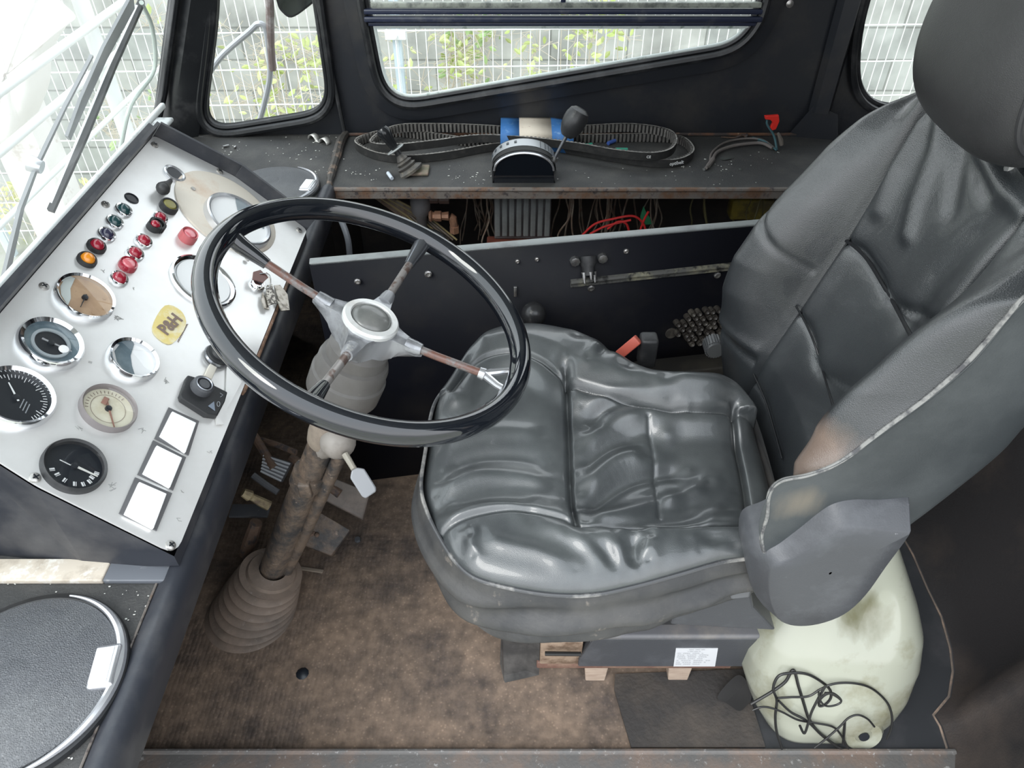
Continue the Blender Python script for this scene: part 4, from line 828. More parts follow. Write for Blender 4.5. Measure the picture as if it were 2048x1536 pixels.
tl = thing('indicator_stalk', 'pale grey lever with flat grip on a round housing below the column', 'lever', P(676, 885, y=.775))
bc = P(676, 884, y=.775); obj('round_housing', MB().sphere(bc, .0265, 24, (1, 1, .95)).tube([bc, CO(.22)], .017, 14), mat('pale_grey_paint', (.24, .22, .20), .5, c2=(.16, .14, .12), sc=20, lo=.5, hi=.7), tl)
g0 = P(690, 908, y=.75); g1 = P(708, 938, y=.73); obj('lever_rod', MB().tube([g0, g1], [.0052, .0045], 10), mat('ivory_rod', (.28, .26, .22), .4), tl)
g2 = P(720, 955, y=.727); g3 = P(742, 990, y=.72); d = unit(g3 - g1); s = unit(np.cross(d, ray(725, 960)))
obj('grip', MB().prism([g1 - s * .004, g1 + s * .004, g2 + s * .012 - d * .008, g3 + s * .012 - d * .006, g3 + s * .009, g3 - s * .009, g3 - s * .012 - d * .006, g2 - s * .012 - d * .008], unit(ray(725, 960)) * .008), mat('light_grey_grip', (.30, .31, .33), .4), tl, bevel=.002)
single('yellow_tag', MB().box(P(741, 792, y=.82), (.004, .004, .011), bev=.001), mat('yellow_plastic', (.75, .55, .04), .4), 'tiny yellow plug tip beside the tan column tube', 'plug')
# pedals
def Q(px, py, y=1.0, z=None): return P(px, py, y=y) if z is None else P(px, py, z=z)
pdl = thing('clutch_pedal', 'ribbed grey foot pedal left of the steering shaft', 'pedal', Q(555, 930, .96), 'foot pedals around the column')
pp = [Q(527, 908, .97), Q(582, 925, .96), Q(561, 965, .93), Q(521, 945, .94)]
obj('pedal_pad', MB().prism(pp, A(0, .01, -.012)), plast, pdl, smooth=False, bevel=.002)
for k in range(6):
    f = (k + .5) / 6; obj('pad_rib', MB().tube([pp[0] * (1 - f) + pp[3] * f, pp[1] * (1 - f) + pp[2] * f], .0022, 6), mat('light_rib', (.3, .31, .33), .4), pdl)
obj('pedal_arm', MB().tube([np.mean(pp, axis=0), np.mean(pp, axis=0) + A(-.08, .10, .05)], .008, 10), rust, pdl)
pdl = thing('brake_pedal', 'wide dark brown pedal pad right of the steering shaft', 'pedal', Q(680, 985, .99), 'foot pedals around the column')
pp = [Q(634, 942, .97), Q(740, 985, .95), Q(725, 1040, .92), Q(618, 985, .94)]
obj('pedal_pad', MB().prism(pp, A(0, .008, -.014)), mat('dusty_brown_pedal', (.085, .07, .06), .55, c2=(.12, .095, .08), sc=30, lo=.45, hi=.6), pdl, smooth=False, bevel=.003)
obj('pedal_arm', MB().tube([np.mean(pp, axis=0), np.mean(pp, axis=0) + A(-.10, .06, .04)], .009, 10), rust, pdl)
pdl = thing('accelerator_pedal', 'dirt-covered toothed pedal plate low beside the steering shaft', 'pedal', Q(640, 1060, .93), 'foot pedals around the column')
pp = [Q(590, 1040, .93), Q(640, 1025, .92), Q(700, 1060, .90), Q(662, 1112, .87), Q(580, 1080, .88)]
obj('pedal_plate', MB().prism(pp, A(0, .006, -.012)), greasy, pdl, smooth=False, bevel=.002)
c = np.mean(pp, axis=0); q = MB()
for k in range(14): 
    a = random.uniform(0, 6.28); q.sphere(c + A(.03 * math.cos(a) * random.random(), .02 * math.sin(a) * random.random(), .004), .005, 8)
obj('mud_lumps', q, mat('brown_mud', (.12, .08, .06), .9), pdl)
single('brake_rod', MB().tube([Q(512, 877, 1.02), Q(550, 888, 1.0), Q(592, 905, .98)], .006, 10), rust, 'short rusty rod above the ribbed pedal', 'rod')
single('link_rod', MB().tube(smooth_curve([Q(506, 950, .96), Q(530, 968, .95), Q(556, 985, .94)], 5), .0065, 10), plast, 'dark link rod below the ribbed pedal', 'rod')
t = thing('yellow_fitting', 'dirty yellow union fitting left of the shaft', 'fitting', Q(512, 1000, .93))
obj('union_body', MB().tube([Q(486, 985, .93), Q(500, 992, .93), Q(504, 994, .93), Q(520, 1003, .93), Q(538, 1012, .93)], [.008, .011, .007, .009, .010], 8), mat('dirty_yellow_metal', (.38, .31, .18), .5, c2=(.2, .15, .1), sc=40, lo=.45, hi=.6), t)
single('floor_bracket', MB().box(Q(500, 1022, .93), (.075, .03, .006), bev=.001), plast, 'grey flat bracket under the yellow fitting', 'bracket')
single('lever_arm', MB().tube([Q(512, 1045, .88), Q(500, 1080, .87), Q(488, 1110, .86)], [.012, .014, .010], 10), rust, 'brown lever arm standing left of the lower shaft', 'lever')
single('loose_plate', MB().prism([P(*q, z=.003) for q in ((610, 1060), (660, 1085), (655, 1100), (612, 1082))], (0, 0, .004)), rust, 'small rusty strip on the floor beside the pedals', 'plate')
single('metal_strip', MB().box(P(620, 1140, z=.004), (.055, .008, .006), R=np.array([A(.98, -.17, 0), A(.17, .98, 0), A(0, 0, 1)]).T, bev=.001), mat('tan_strip', (.22, .18, .14), .6), 'thin tan metal strip lying on the floor mat', 'strip')
single('floor_bolt', MB().lathe([(0, .010), (.006, .010), (.007, .003), (.011, .002), (.011, 0)], P(716, 1083, z=.001), n=6), plast, 'small dark bolt standing on the floor mat', 'bolt')
single('mud_clump', MB().sphere(P(605, 1348, z=.004), .012, 10, (1, 1, .5)), dialb, 'small black clump of mud on the open mat', 'mud')
# fittings on the inner side panel
def bolt(px, py, r, label, m=screwm, L=.006):
    c = PP(px, py); single('panel_bolt', MB().lathe([(r * 1.5, 0), (r * 1.5, .0015), (r, .0016), (r, L), (r * .6, L + .0012), (0, L)], c, pn, 8), m, label, 'bolt', 'bolts on the black inner panel')
bolt(1034, 520, .004, 'tiny bolt near the top of the inner panel, left of two'); bolt(1073, 516, .004, 'tiny bolt near the top of the inner panel, right of two')
bolt(1148, 518, .009, 'worn hex bolt left of the broken spigot', steel, .012); bolt(1203, 512, .009, 'worn hex bolt right of the broken spigot', steel, .012)
bolt(1251, 500, .005, 'small bolt right of the broken spigot'); bolt(1181, 574, .007, 'bolt under the left end of the ridge', steel); bolt(1433, 548, .007, 'bolt under the ridge beside the seat back', steel)
bolt(856, 545, .007, 'bolt seen between wheel rim and upper spoke', steel); bolt(715, 560, .006, 'bolt seen above the left arm of the wheel hub', steel)
t = thing('broken_spigot', 'broken dark spigot with jagged worn tip on the inner panel', 'spigot', PP(1175, 520))
c = PP(1175, 512); dn = unit(pn * .6 + A(0, 0, -1)); obj('spigot_body', MB().lathe([(.016, 0), (.016, .012), (.012, .02), (.012, .035)], c, dn, 20), rubber, t)
for k in range(5):
    a = math.radians(20 + 70 * k); u_, v_, _ = frame(dn); d = c + dn * .035 + (u_ * math.cos(a) + v_ * math.sin(a)) * .011
    obj('jagged_tooth', MB().tube([d - dn * .006, d + dn * (.008 + .006 * (k % 2))], [.004, .0015], 6), steel, t)
kn = thing('gear_lever', 'black ball-topped lever standing in front of the inner panel', 'lever', PP(1058, 680, .04)); kc = PP(1058, 597, .05)
obj('ball_knob', MB().sphere(kc, .0235, 28), mat('smooth_black_knob', (.03, .03, .032), .25), kn); obj('lever_rod', MB().tube([kc, kc + A(.003, .0, -.20)], .006, 10), rubber, kn)
single('small_latch', MB().box(PP(1030, 580, .004), (.006, .006, .022), bev=.001), steel, 'tiny worn latch left of the ball-topped lever', 'latch')
t = thing('bolt_cluster', 'honeycomb cluster of dark round tube ends beside the seat back', 'tube cluster', PP(1400, 650))
rn = random.Random(5)
for j in range(7):
    for i in range(8):
        px = 1352 + 13.5 * i + 5 * (j % 2) + rn.uniform(-2, 2); py = 622 + 10 * j - 1.2 * i + rn.uniform(-1.5, 1.5)
        if (i - 4.5) ** 2 / 20 + (j - 3) ** 2 / 13 > 1.15: continue
        obj('tube_end', MB().lathe([(.0062, 0), (.0062, .012 + rn.uniform(0, .006)), (.0052, .019), (.003, .017), (0, .015)], PP(px, py), pn + A(0, 0, .15), 10), mat('brown_black_tube', (.045, .04, .036), .4, c2=(.11, .10, .085), sc=60, lo=.5, hi=.65), t)
obj('flat_cap', MB().lathe([(.013, 0), (.012, .006), (0, .007)], PP(1341, 664), pn, 16), MATS['brown_black_tube'], t)
t = thing('floor_rail', 'dark channel rail low between seat cushion and inner panel', 'rail', PP(1380, 705, .03))
obj('channel', MB().box(PP(1375, 712, .05), (.26, .05, .05), R=np.array([pd, -pn, A(0, 0, 1)]).T, bev=.004), mat('dusty_black', (.014, .013, .012), .6, c2=(.028, .025, .02), sc=12, lo=.45, hi=.6), t)
# ================================================================ driver's seat
seat = thing('driver_seat', 'worn black leather bucket seat with high back and headrest, facing the wheel', 'seat', (.12, .78, .2))
def sst(a, b, x): t = np.clip((x - a) / (b - a), 0, 1); return t * t * (3 - 2 * t)
def zpip(y): return .455 + .032 * sst(.6, .95, np.asarray(y, float))
o2 = [(-.134, .768), (-.136, .70), (-.124, .655), (-.102, .610), (-.080, .575), (-.045, .551), (0, .536), (.05, .527), (.10, .527), (.15, .538), (.21, .556), (.27, .575), (.335, .589), (.366, .63), (.372, .70), (.372, .80), (.364, .87),
      (.335, .909), (.262, .915), (.207, .928), (.162, .965), (.116, 1.012), (.066, 1.038), (.014, 1.045), (-.038, 1.028), (-.078, .985), (-.110, .915), (-.129, .84)]
o2 = [(x + .009 * (x < -.05), y - .028 * (y > .85)) for x, y in o2]
oc = np.array(smooth_curve([(x, y, 0) for x, y in o2], 20, True))[:, :2]
CC = A(.12, .775)
def pix2(pts, z): return [tuple(P(a, b, z=z)[:2]) for a, b in pts]
def dist(X, Y, pl):
    D = np.full(X.shape, 9.); SD = np.zeros(X.shape)
    for (x0, y0), (x1, y1) in zip(pl[:-1], pl[1:]):
        dx, dy = x1 - x0, y1 - y0; L2 = dx * dx + dy * dy + 1e-12; t = np.clip(((X - x0) * dx + (Y - y0) * dy) / L2, 0, 1)
        ex, ey = X - x0 - t * dx, Y - y0 - t * dy; d = np.hypot(ex, ey); sg = np.sign(dx * ey - dy * ex)
        m = d < D; D = np.where(m, d, D); SD = np.where(m, sg * d, SD)
    return D, SD
seamF = pix2([(905, 800), (935, 765), (975, 745), (1030, 742), (1080, 762), (1125, 792), (1200, 815), (1300, 832), (1400, 840), (1465, 838)], .475)
seamN = pix2([(865, 1090), (890, 1066), (935, 1052), (1000, 1045), (1060, 1048), (1120, 1060), (1160, 1072), (1300, 1070), (1420, 1066), (1530, 1062)], .46)
seamX = pix2([(1128, 792), (1134, 850), (1138, 920), (1142, 1000), (1152, 1072)], .46)
seamM = pix2([(1292, 862), (1305, 920), (1312, 980), (1318, 1040)], .46)
seamB = pix2([(1456, 852), (1470, 900), (1488, 970), (1502, 1060)], .455)
# fold lines worn into the leather: picture-measured runs, half width, height
folds = [([(870, 900), (930, 888), (1010, 884), (1090, 892)], .012, .005), ([(880, 948), (960, 928), (1040, 930), (1100, 945)], .010, -.005), ([(870, 985), (950, 962), (1040, 968), (1110, 985)], .011, .006),
         ([(900, 1018), (980, 1005), (1080, 1018)], .009, -.004), ([(880, 1050), (960, 1030), (1060, 1040)], .010, .004), ([(1155, 905), (1220, 868), (1290, 855)], .010, .006), ([(1150, 950), (1220, 905), (1290, 885)], .010, -.006),
         ([(1160, 985), (1230, 930), (1300, 915)], .012, .009), ([(1160, 1030), (1240, 975), (1310, 950), (1380, 940)], .010, -.008), ([(1170, 1050), (1260, 1020), (1340, 1000), (1420, 965)], .011, .008), ([(1180, 1066), (1300, 1052), (1400, 1035), (1480, 990)], .009, -.006),
         ([(1170, 868), (1210, 842), (1290, 838), (1370, 848)], .008, -.007), ([(1160, 838), (1240, 830), (1340, 838)], .008, .004), ([(1400, 1055), (1440, 1010), (1480, 980)], .008, .005), ([(1330, 880), (1350, 930), (1340, 1000)], .03, -.006),
         ([(1128, 770), (1130, 800), (1140, 830)], .006, -.005), ([(1190, 785), (1215, 745), (1232, 712)], .008, -.004), ([(1170, 780), (1195, 745)], .008, .005), ([(1250, 735), (1258, 760)], .008, .003), ([(1266, 732), (1276, 757)], .008, -.003),
         ([(1275, 1080), (1262, 1110), (1270, 1150)], .009, -.010), ([(1300, 1085), (1295, 1130)], .010, .006), ([(1225, 1080), (1240, 1120), (1260, 1160)], .009, .005), ([(1180, 1090), (1220, 1130), (1240, 1165)], .008, -.004), ([(1130, 1085), (1180, 1120), (1215, 1160)], .008, .004),
         ([(960, 1075), (1000, 1100), (1080, 1120), (1150, 1150)], .009, .004), ([(920, 1075), (915, 1110), (920, 1140)], .007, -.005), ([(940, 1080), (945, 1120)], .007, .005), ([(890, 1060), (900, 1090), (905, 1120)], .006, .003),
         ([(950, 700), (935, 760), (915, 830)], .009, -.004), ([(980, 670), (955, 740)], .008, .004), ([(1380, 1085), (1450, 1090), (1500, 1085)], .010, -.004), ([(1400, 1110), (1470, 1098)], .008, .004), ([(1060, 1060), (1150, 1090), (1240, 1100)], .012, .005),
         ([(1320, 810), (1400, 815), (1450, 810)], .014, .007), ([(1150, 730), (1250, 790)], .02, .006)]
folds = [(pix2(p, .465), w_, h_) for p, w_, h_ in folds]
sc2 = lambda pl: [tuple(q[:2]) for q in smooth_curve([(a, b, 0) for a, b in pl], 6)]
seamF, seamN, seamX, seamB, seamM = map(sc2, (seamF, seamN, seamX, seamB, seamM)); folds = [(sc2(p), w_ * 1.3, h_) for p, w_, h_ in folds]
def cushH(X, Y, f):
    z = zpip(Y) + .036 * np.sqrt(np.clip(1 - f ** 5, 0, 1))
    dF, sF = dist(X, Y, seamF); dN, sN = dist(X, Y, seamN)
    iy = lambda pl, x: np.interp(x, [q[0] for q in pl], [q[1] for q in pl]); inF = np.clip((iy(seamF, X) - Y) / .004 + .5, 0, 1)
    inN = np.clip((Y - iy(seamN, X)) / .004 + .5, 0, 1)
    inside = inF * inN; dd = np.minimum(dF, dN); z = z - inside * .020 * sst(0, .05, dd) - inside * .010 * sst(.02, .12, X) + (1 - inF) * .012 * sst(0, .04, dF)
    for pl, w_, h_ in ((seamF, .0045, .007), (seamN, .0045, .006), (seamX, .0035, .009), (seamM, .003, .0022), (seamB, .005, .012)):
        d, sd = dist(X, Y, pl); z = z - h_ * np.exp(-(d / w_) ** 2) - h_ * .35 * np.exp(-(d / (w_ * 3.2)) ** 2)
    d, sd = dist(X, Y, seamX); s0 = 1 if dist(np.array([-.05]), np.array([.75]), seamX)[1][0] > 0 else -1; z = z + .006 * inside * np.where(s0 * sd > 0, np.exp(-(d / .05) ** 2) * sst(0, .01, d), 0)
    for pl, w_, h_ in folds:
        d, _ = dist(X, Y, pl); dE = np.minimum(np.hypot(X - pl[0][0], Y - pl[0][1]), np.hypot(X - pl[-1][0], Y - pl[-1][1])); z = z + h_ * 1.15 * np.exp(-(d / w_) ** 2) * np.clip((1 - f) * 14, 0, 1) * sst(-.004, min(.03, .4 * math.dist(pl[0], pl[-1])), dE)
    return z
NF = 190; fs = [math.sin(math.pi / 2 * (k + .02) / NF) for k in range(NF)] + [1.0]
X = np.array([[CC[0] + f * (p[0] - CC[0]) for p in oc] for f in fs]); Y = np.array([[CC[1] + f * (p[1] - CC[1]) for p in oc] for f in fs]); FF = np.array([[f] * len(oc) for f in fs])
Z = cushH(X, Y, FF)
wob = np.array([[noise.noise(Vector((X[i, j] * 14, Y[i, j] * 14, 0))) for j in range(X.shape[1])] for i in range(X.shape[0])]); Z = Z + .0022 * wob * (1 - FF)
G = [[(X[i, j], Y[i, j], Z[i, j]) for j in range(len(oc))] for i in range(NF + 1)]
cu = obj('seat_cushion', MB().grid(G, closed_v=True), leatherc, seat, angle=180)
pz = [A(p[0], p[1], float(zpip(p[1])) - .001) for p in oc]
k0 = int(np.argmax([p[0] for p in pz])); pz = pz[k0:] + pz[:k0]
obj('cushion_piping', MB().tube([A(CC[0] + 1.006 * (p[0] - CC[0]), CC[1] + 1.006 * (p[1] - CC[1]), p[2]) for p in pz if p[0] < .345], .0028, 8), mat('grey_piping', (.07, .072, .076), .4, c2=(.34, .33, .31), sc=16, lo=.50, hi=.64), cu)
# side skirt of the cushion, slack and wrinkled towards the near edge
G = []
for k in range(26):
    t = k / 25; row = []
    for j, p in enumerate(oc):
        a = math.atan2(p[1] - CC[1], p[0] - CC[0]); near = sst(-.2, .6, -math.sin(a)); d = unit(A(p[0] - CC[0], p[1] - CC[1]))
        drop = .075 + .060 * near * sst(-.35, .15, .25 - abs(p[0] - .08))
        bul = (.004 + .006 * near) * math.sin(math.pi * min(1, t * 1.3)) - .030 * t ** 2 * (1 - near) - .012 * t * t * near + .016 * near * t * (1 - t) * 2
        wr = near * .0095 * (math.sin(t * 15 + 9 * p[0] + 2 * math.sin(p[0] * 17)) * sst(.1, .3, t) + .6 * noise.noise(Vector((p[0] * 20, t * 3, 1))))
        sag = .02 * near * sst(.15, .33, p[0]) * t
        q = p + d * (bul + wr); row.append((q[0], q[1], float(zpip(p[1])) - .001 - drop * t + sag))
    G.append(row)
obj('cushion_side', MB().grid(G, closed_v=True), mat('scuffed_skirt_vinyl', (.035, .036, .038), .5, c2=(.07, .068, .065), sc=8, lo=.42, hi=.65, c3=(.22, .19, .16), sc3=24, lo3=.62, hi3=.74, bump=.15, bs=300), seat, angle=180)
cen = MB(); cen.add([(p[0] * .9 + .012, p[1] * .9 + .0775, .36) for p in oc[::6]], [tuple(range(len(oc[::6])))]); obj('cushion_pan', cen, rubber, seat)

# backrest lofted from measured guide curves
NSt = 120
def interp(tab, z): zz = [q[0] for q in tab]; return np.interp(z, zz, [q[1] for q in tab])
rid = [(.40, .372), (.418, .364), (.47, .350), (.516, .340), (.56, .333), (.605, .328), (.66, .335), (.712, .355), (.768, .386), (.832, .427), (.871, .457), (.90, .484), (.93, .53)]
xcv = [(.40, .375), (.455, .388), (.526, .400), (.603, .424), (.67, .443), (.731, .461), (.841, .487), (.928, .510)]
np_ = [(1530, 1102), (1524, 1050), (1540, 998), (1565, 962), (1622, 948), (1686, 919), (1794, 840), (1865, 786), (1937, 722), (2009, 636), (2048, 593)]
npw = [P(a, b, y=.545) for a, b in np_]
pts = smooth_curve(npw + [A(.478, .555, .905), A(.515, .60, .930)], 8); npl = np.array(pts); tN = np.linspace(0, 1, len(npl))
def near_at(s): return A(*[np.interp(s, tN, npl[:, k]) for k in range(3)])
rear = [P(a, b, y=.575) for a, b in ((1700, 1110), (1770, 1080), (1830, 1038), (1900, 985), (1990, 912), (2048, 850))] + [A(.575, .58, .78), A(.60, .60, .86), A(.60, .64, .915)]
rl = np.array(smooth_curve(rear, 8)); tR = np.linspace(0, 1, len(rl))
def rear_at(s): return A(*[np.interp(s, tR, rl[:, k]) for k in range(3)])
G = []
for i in range(NSt):
    s = i / (NSt - 1); z = .415 + .51 * s; top = sst(.90, 1.0, s); N_ = near_at(s); Rn = rear_at(s)
    yf = 1.0 - .035 * sst(.8, 1, s) ** 1.5; xr = interp(rid, z); xc = interp(xcv, z)
    nearz = .30 * N_[2] + .70 * z
    rn_x = min(N_[0] + .004, xr + .012)
    prot = xc - xr
    zt = z - .02 * top
    pts = [(Rn, 0), (Rn * .5 + N_ * .5 + A(0, -.006, 0), 0), (N_ + A(.006, -.001, -.002), 0), (N_, 1),
           (A(xr - .003, .580 + .03 * top, .5 * (z + N_[2])), 0), (A(xr + prot * .30, .618 + .01 * top, z * .9 + N_[2] * .1), 0), (A(xc - .010, .646, z), 0), (A(xc + .004, .655, z), 1), (A(xc - .006, .668, z), 0),
           (A(xc + .004, .715, z), 0), (A(xc + .010, .785, z), 0), (A(xc + .004, .86, z), 0), (A(xc - .006, .893, z), 0), (A(xc + .004, .905, z), 1), (A(xc - .012, .916, z), 0),
           (A(xr + prot * .30, .942, z), 0), (A(xr + .002, .975 - .02 * top, z), 0), (A(xr + .022, yf, z + .0), 1), (A(xr + .08, yf - .005, z), 0), (A(xc + .10, yf - .03, z - .0), 0),
           (A(xc + .145 - .04 * top, .88, z - .01), 0), (A(xc + .150 - .04 * top, .70, z - .01), 0), (Rn + A(.02, .03, 0), 0)]
    cv = smooth_curve([q for q, _ in pts], 9, True); G.append(cv)
G = np.array(G)
# seams, folds and stretched leather on the backrest front, measured in the picture
def bdist(pix, ytab):
    return [P(a, b, y=y) for (a, b), y in zip(pix, ytab)]
Xb, Yb, Zb = G[..., 0].copy(), G[..., 1].copy(), G[..., 2].copy()
def to_yz(pix, y0=.8):                           # picture run -> (y,z) on the leaning back face
    nb = unit(A(1, 0, -.235)); return [tuple(PL(a, b, A(.400, .8, .50), nb)[1:]) for a, b in pix]
seams_b = [([(1692, 482), (1712, 496), (1735, 520), (1760, 560), (1790, 612), (1822, 672)], .0050, .006), ([(1592, 612), (1612, 648), (1630, 690), (1648, 750), (1668, 818)], .0045, .0045), ([(1507, 748), (1530, 800), (1548, 860), (1564, 918)], .0040, .003)]
folds_b = [([(1875, 215), (1850, 300), (1810, 400), (1790, 470)], .010, .007), ([(1890, 230), (1885, 330), (1870, 420)], .011, -.006), ([(1905, 240), (1925, 300), (1965, 360), (2040, 420)], .012, .008), ([(1900, 270), (1915, 330), (1950, 390)], .010, -.006),
           ([(1835, 250), (1790, 330), (1750, 420)], .012, .005), ([(1950, 290), (2000, 350), (2048, 380)], .012, -.006), ([(1800, 640), (1850, 560), (1930, 480), (2048, 400)], .02, -.006)]
def refresh():
    global tq, gx, gy, Gf
    Gf = G[:, 27:150].reshape(-1, 3); dq = Gf - CAM; tq = dq @ FWD; gx = 1024 + FPX * dq[:, 0] / tq; gy = 768 - FPX * (dq @ UPV) / tq
def onback(px, py, lift=.0012):
    k = np.argsort((gx - px) ** 2 + (gy - py) ** 2)[:8]; k = k[tq[k] < tq[k].min() + .05]; w8 = 1 / (.3 + np.hypot(gx[k] - px, gy[k] - py)) ** 2
    return CAM + ray(px, py) * ((tq[k] * w8).sum() / w8.sum() - lift)
refresh()
d_in = -1.0; face = (Yb > .655) & (Yb < .905); front = np.zeros(Yb.shape); front[:, 27:130] = 1
xcg = np.interp(Zb, [q[0] for q in xcv], [q[1] for q in xcv]); isf = front * (Xb < xcg + .03)
for pl, w_, h_ in seams_b:
    d, _ = dist(Yb, Zb, [tuple(q[1:]) for q in smooth_curve([onback(*q, 0) for q in pl], 5)]); G[..., 0] += isf * np.where(face, 1, 0) * (h_ * np.exp(-(d / w_) ** 2) + h_ * .35 * np.exp(-(d / (w_ * 3)) ** 2))
for pl, w_, h_ in folds_b:
    d, _ = dist(Yb, Zb, to_yz(pl)); G[..., 0] -= isf * h_ * np.exp(-(d / w_) ** 2)
# creases in the two bolsters
for i in range(NSt):
    for j in range(27, 60):
        z = G[i, j, 2]; G[i, j, 0] += .004 * math.sin(z * 60 + 8 * G[i, j, 1]) * math.exp(-((z - .60) / .09) ** 2) + .003 * noise.noise(Vector((z * 9, G[i, j, 1] * 30, 0)))
    for j in range(126, 158):
        z = G[i, j, 2]; G[i, j, 0] += .006 * math.exp(-((z - .520 - .35 * (G[i, j, 1] - .95)) / .010) ** 2) - .004 * math.exp(-((z - .535 - .3 * (G[i, j, 1] - .95)) / .012) ** 2) + .004 * math.exp(-((z - .728 - .8 * (G[i, j, 1] - .98)) / .006) ** 2) + .0025 * noise.noise(Vector((z * 12, G[i, j, 1] * 12, 3)))
# split: near side panel is its own piece of vinyl
mb = MB().grid(G[:, 26:190]); nv = G[:, 26:190].shape[1]
leather_b = leather.copy(); leather_b.name = 'worn_black_leather'
wear_or_shade(leather_b, (P(1605, 920, y=.56) - A(.12, .78, .2)).tolist(), .066, (.16, .115, .09))
obj('backrest_top', MB().add(list(G[-1]) + [G[-1].mean(axis=0) + A(0, 0, .012)], [(k, (k + 1) % G.shape[1], G.shape[1]) for k in range(G.shape[1])]), leather, seat)
bk = obj('backrest', mb, leather_b, seat, angle=180)
sidev = leatherw.copy(); wear_or_shade(sidev, (P(1590, 985, y=.56) - A(.12, .78, .2)).tolist(), .035, (.16, .14, .11))
obj('backrest_side', MB().grid(G[:, 0:28]), sidev, seat, angle=180)
obj('backrest_rear', MB().grid(np.concatenate([G[:, 189:], G[:, :1]], axis=1)), sidev, seat, angle=180)
obj('bolster_piping', MB().tube([G[i, 27] + A(-.001, -.001, 0) for i in range(NSt)], .0025, 8), pipe_m, bk)
obj('far_piping', MB().tube([G[i, 17 * 9] + A(-.001, .001, .001) for i in range(NSt)], .0024, 8), pipe_m, bk)
obj('seam_cord', MB().tube([G[i, 13 * 9] + A(-.0012, 0, 0) for i in range(NSt)], .0022, 6), mat('black_cord', (.008, .009, .011), .5), bk)
obj('seam_cord', MB().tube([G[i, 7 * 9] + A(-.0012, 0, 0) for i in range(NSt)], .0022, 6), MATS['black_cord'], bk)
refresh()
for pix, r_ in (([(1692, 482), (1712, 496), (1735, 520), (1760, 560), (1790, 612), (1822, 672)], .0020), ([(1592, 612), (1612, 648), (1630, 690), (1648, 750), (1668, 818)], .0013), ([(1507, 748), (1530, 800), (1548, 860), (1564, 918)], .0010)):
    obj('panel_seam', MB().tube(smooth_curve([onback(*q, .0030) for q in pix], 4), r_ * 1.15, 6), MATS['black_cord'], bk)
# headrest
HC = A(.533, .785, 1.062); G = []
for i in range(49):
    th = math.pi * i / 48 - math.pi / 2; row = []
    for k in range(72):
        ph = 2 * math.pi * k / 72; sp = lambda v, e: math.copysign(abs(v) ** e, v)
        cxx, cyy, czz = sp(math.cos(th), .62) * sp(math.cos(ph), .8), sp(math.sin(th), .62), sp(math.cos(th), .62) * sp(math.sin(ph), .8)
        row.append(HC + A(.085 * cxx + .20 * (.13 * czz), .135 * cyy, .135 * czz))
    G.append(row)
G = np.array(G); G[..., 1] = HC[1] + (G[..., 1] - HC[1]) * 1.0
hm = mat('headrest_leather', (.028, .028, .029), .42, c2=(.045, .045, .046), sc=5, lo=.4, hi=.7, bump=.15, bs=520, vor=True)
hr = obj('headrest', MB().grid(G, closed_v=True), hm, seat, angle=180)
obj('headrest_piping', MB().tube([G[11, k] for k in range(72)], .0032, 8, closed=True), mat('dark_piping', (.03, .03, .032), .4), hr)
obj('headrest_post', MB().tube([HC - A(.02, .05, .02), A(.525, .735, .86)], .007, 10), steel, hr)
# recliner cover on the near side
rc = [(1512, 1112), (1503, 1150), (1510, 1200), (1530, 1238), (1565, 1252), (1620, 1248), (1680, 1225), (1730, 1180), (1780, 1110), (1831, 1040), (1829, 1030), (1775, 1026), (1720, 1018), (1675, 1022), (1640, 1040), (1600, 1068), (1555, 1094)]
pf = smooth_curve([P(a, b, y=.535) for a, b in rc], 4, True); cc = np.mean(pf, axis=0)
G = [[cc + (p - cc) * f + A(.010 * sh, dy, -.012 * sh) for p in pf] for f, dy, sh in ((.02, -.006, 1), (.5, -.006, 1), (.84, -.006, 1), (.865, -.003, 1), (.97, .018, .1), (1.0, .028, 0), (1.0, .07, 0))]
obj('recliner_cover', MB().grid(G, closed_v=True), plast, seat, angle=180)
q = [(1350, 1215), (1385, 1185), (1455, 1162), (1500, 1170), (1508, 1215), (1552, 1262), (1340, 1250)]
obj('hinge_cover', MB().prism([P(a, b, y=.59) for a, b in q], (0, .05, 0)), plast, seat, smooth=False, bevel=.004)
obj('hinge_lug', MB().prism([P(a, b, y=.575) for a, b in ((1452, 1162), (1494, 1150), (1506, 1172), (1500, 1196), (1462, 1200))], (0, .03, 0)), mat('grey_lug', (.13, .135, .145), .4), seat, smooth=False, bevel=.003)
obj('hinge_pin', MB().lathe([(0, 0), (.006, 0), (.006, .012)], P(1535, 1118, y=.555), (0, -1, 0), 12), steel, seat)
wq = P(1428, 692, y=.985); q = MB().lathe([(0, .014), (.014, .014), (.016, .010), (.016, -.010)], wq, (0, -1, 0), 24)
for k in range(24): a = 2 * math.pi * k / 24; q.box(wq + A(.016 * math.cos(a), 0, .016 * math.sin(a)), (.003, .022, .0028), R=np.array(Matrix.Rotation(-a, 3, 'Y')))
obj('recline_wheel', q, mat('pale_grey_wheel', (.05, .052, .055), .35), seat)
# buckle at the far side of the cushion
b0, b1 = P(1243, 706, y=.985), P(1272, 682, y=.985)
bk_ = obj('belt_buckle', MB().box((P(1295, 700, y=.99)), (.03, .03, .06), bev=.006), rubber, seat)
d = unit(b1 - b0); fcn = unit(CAM - b0); s = unit(np.cross(d, fcn)); nn = np.cross(d, s)
obj('red_button', MB().box((b0 + b1) / 2, (np.linalg.norm(b1 - b0) * 1.3, .017, .013), R=np.array([d, s, nn]).T, bev=.002), mat('faded_red_plastic', (.48, .10, .07), .45), bk_)
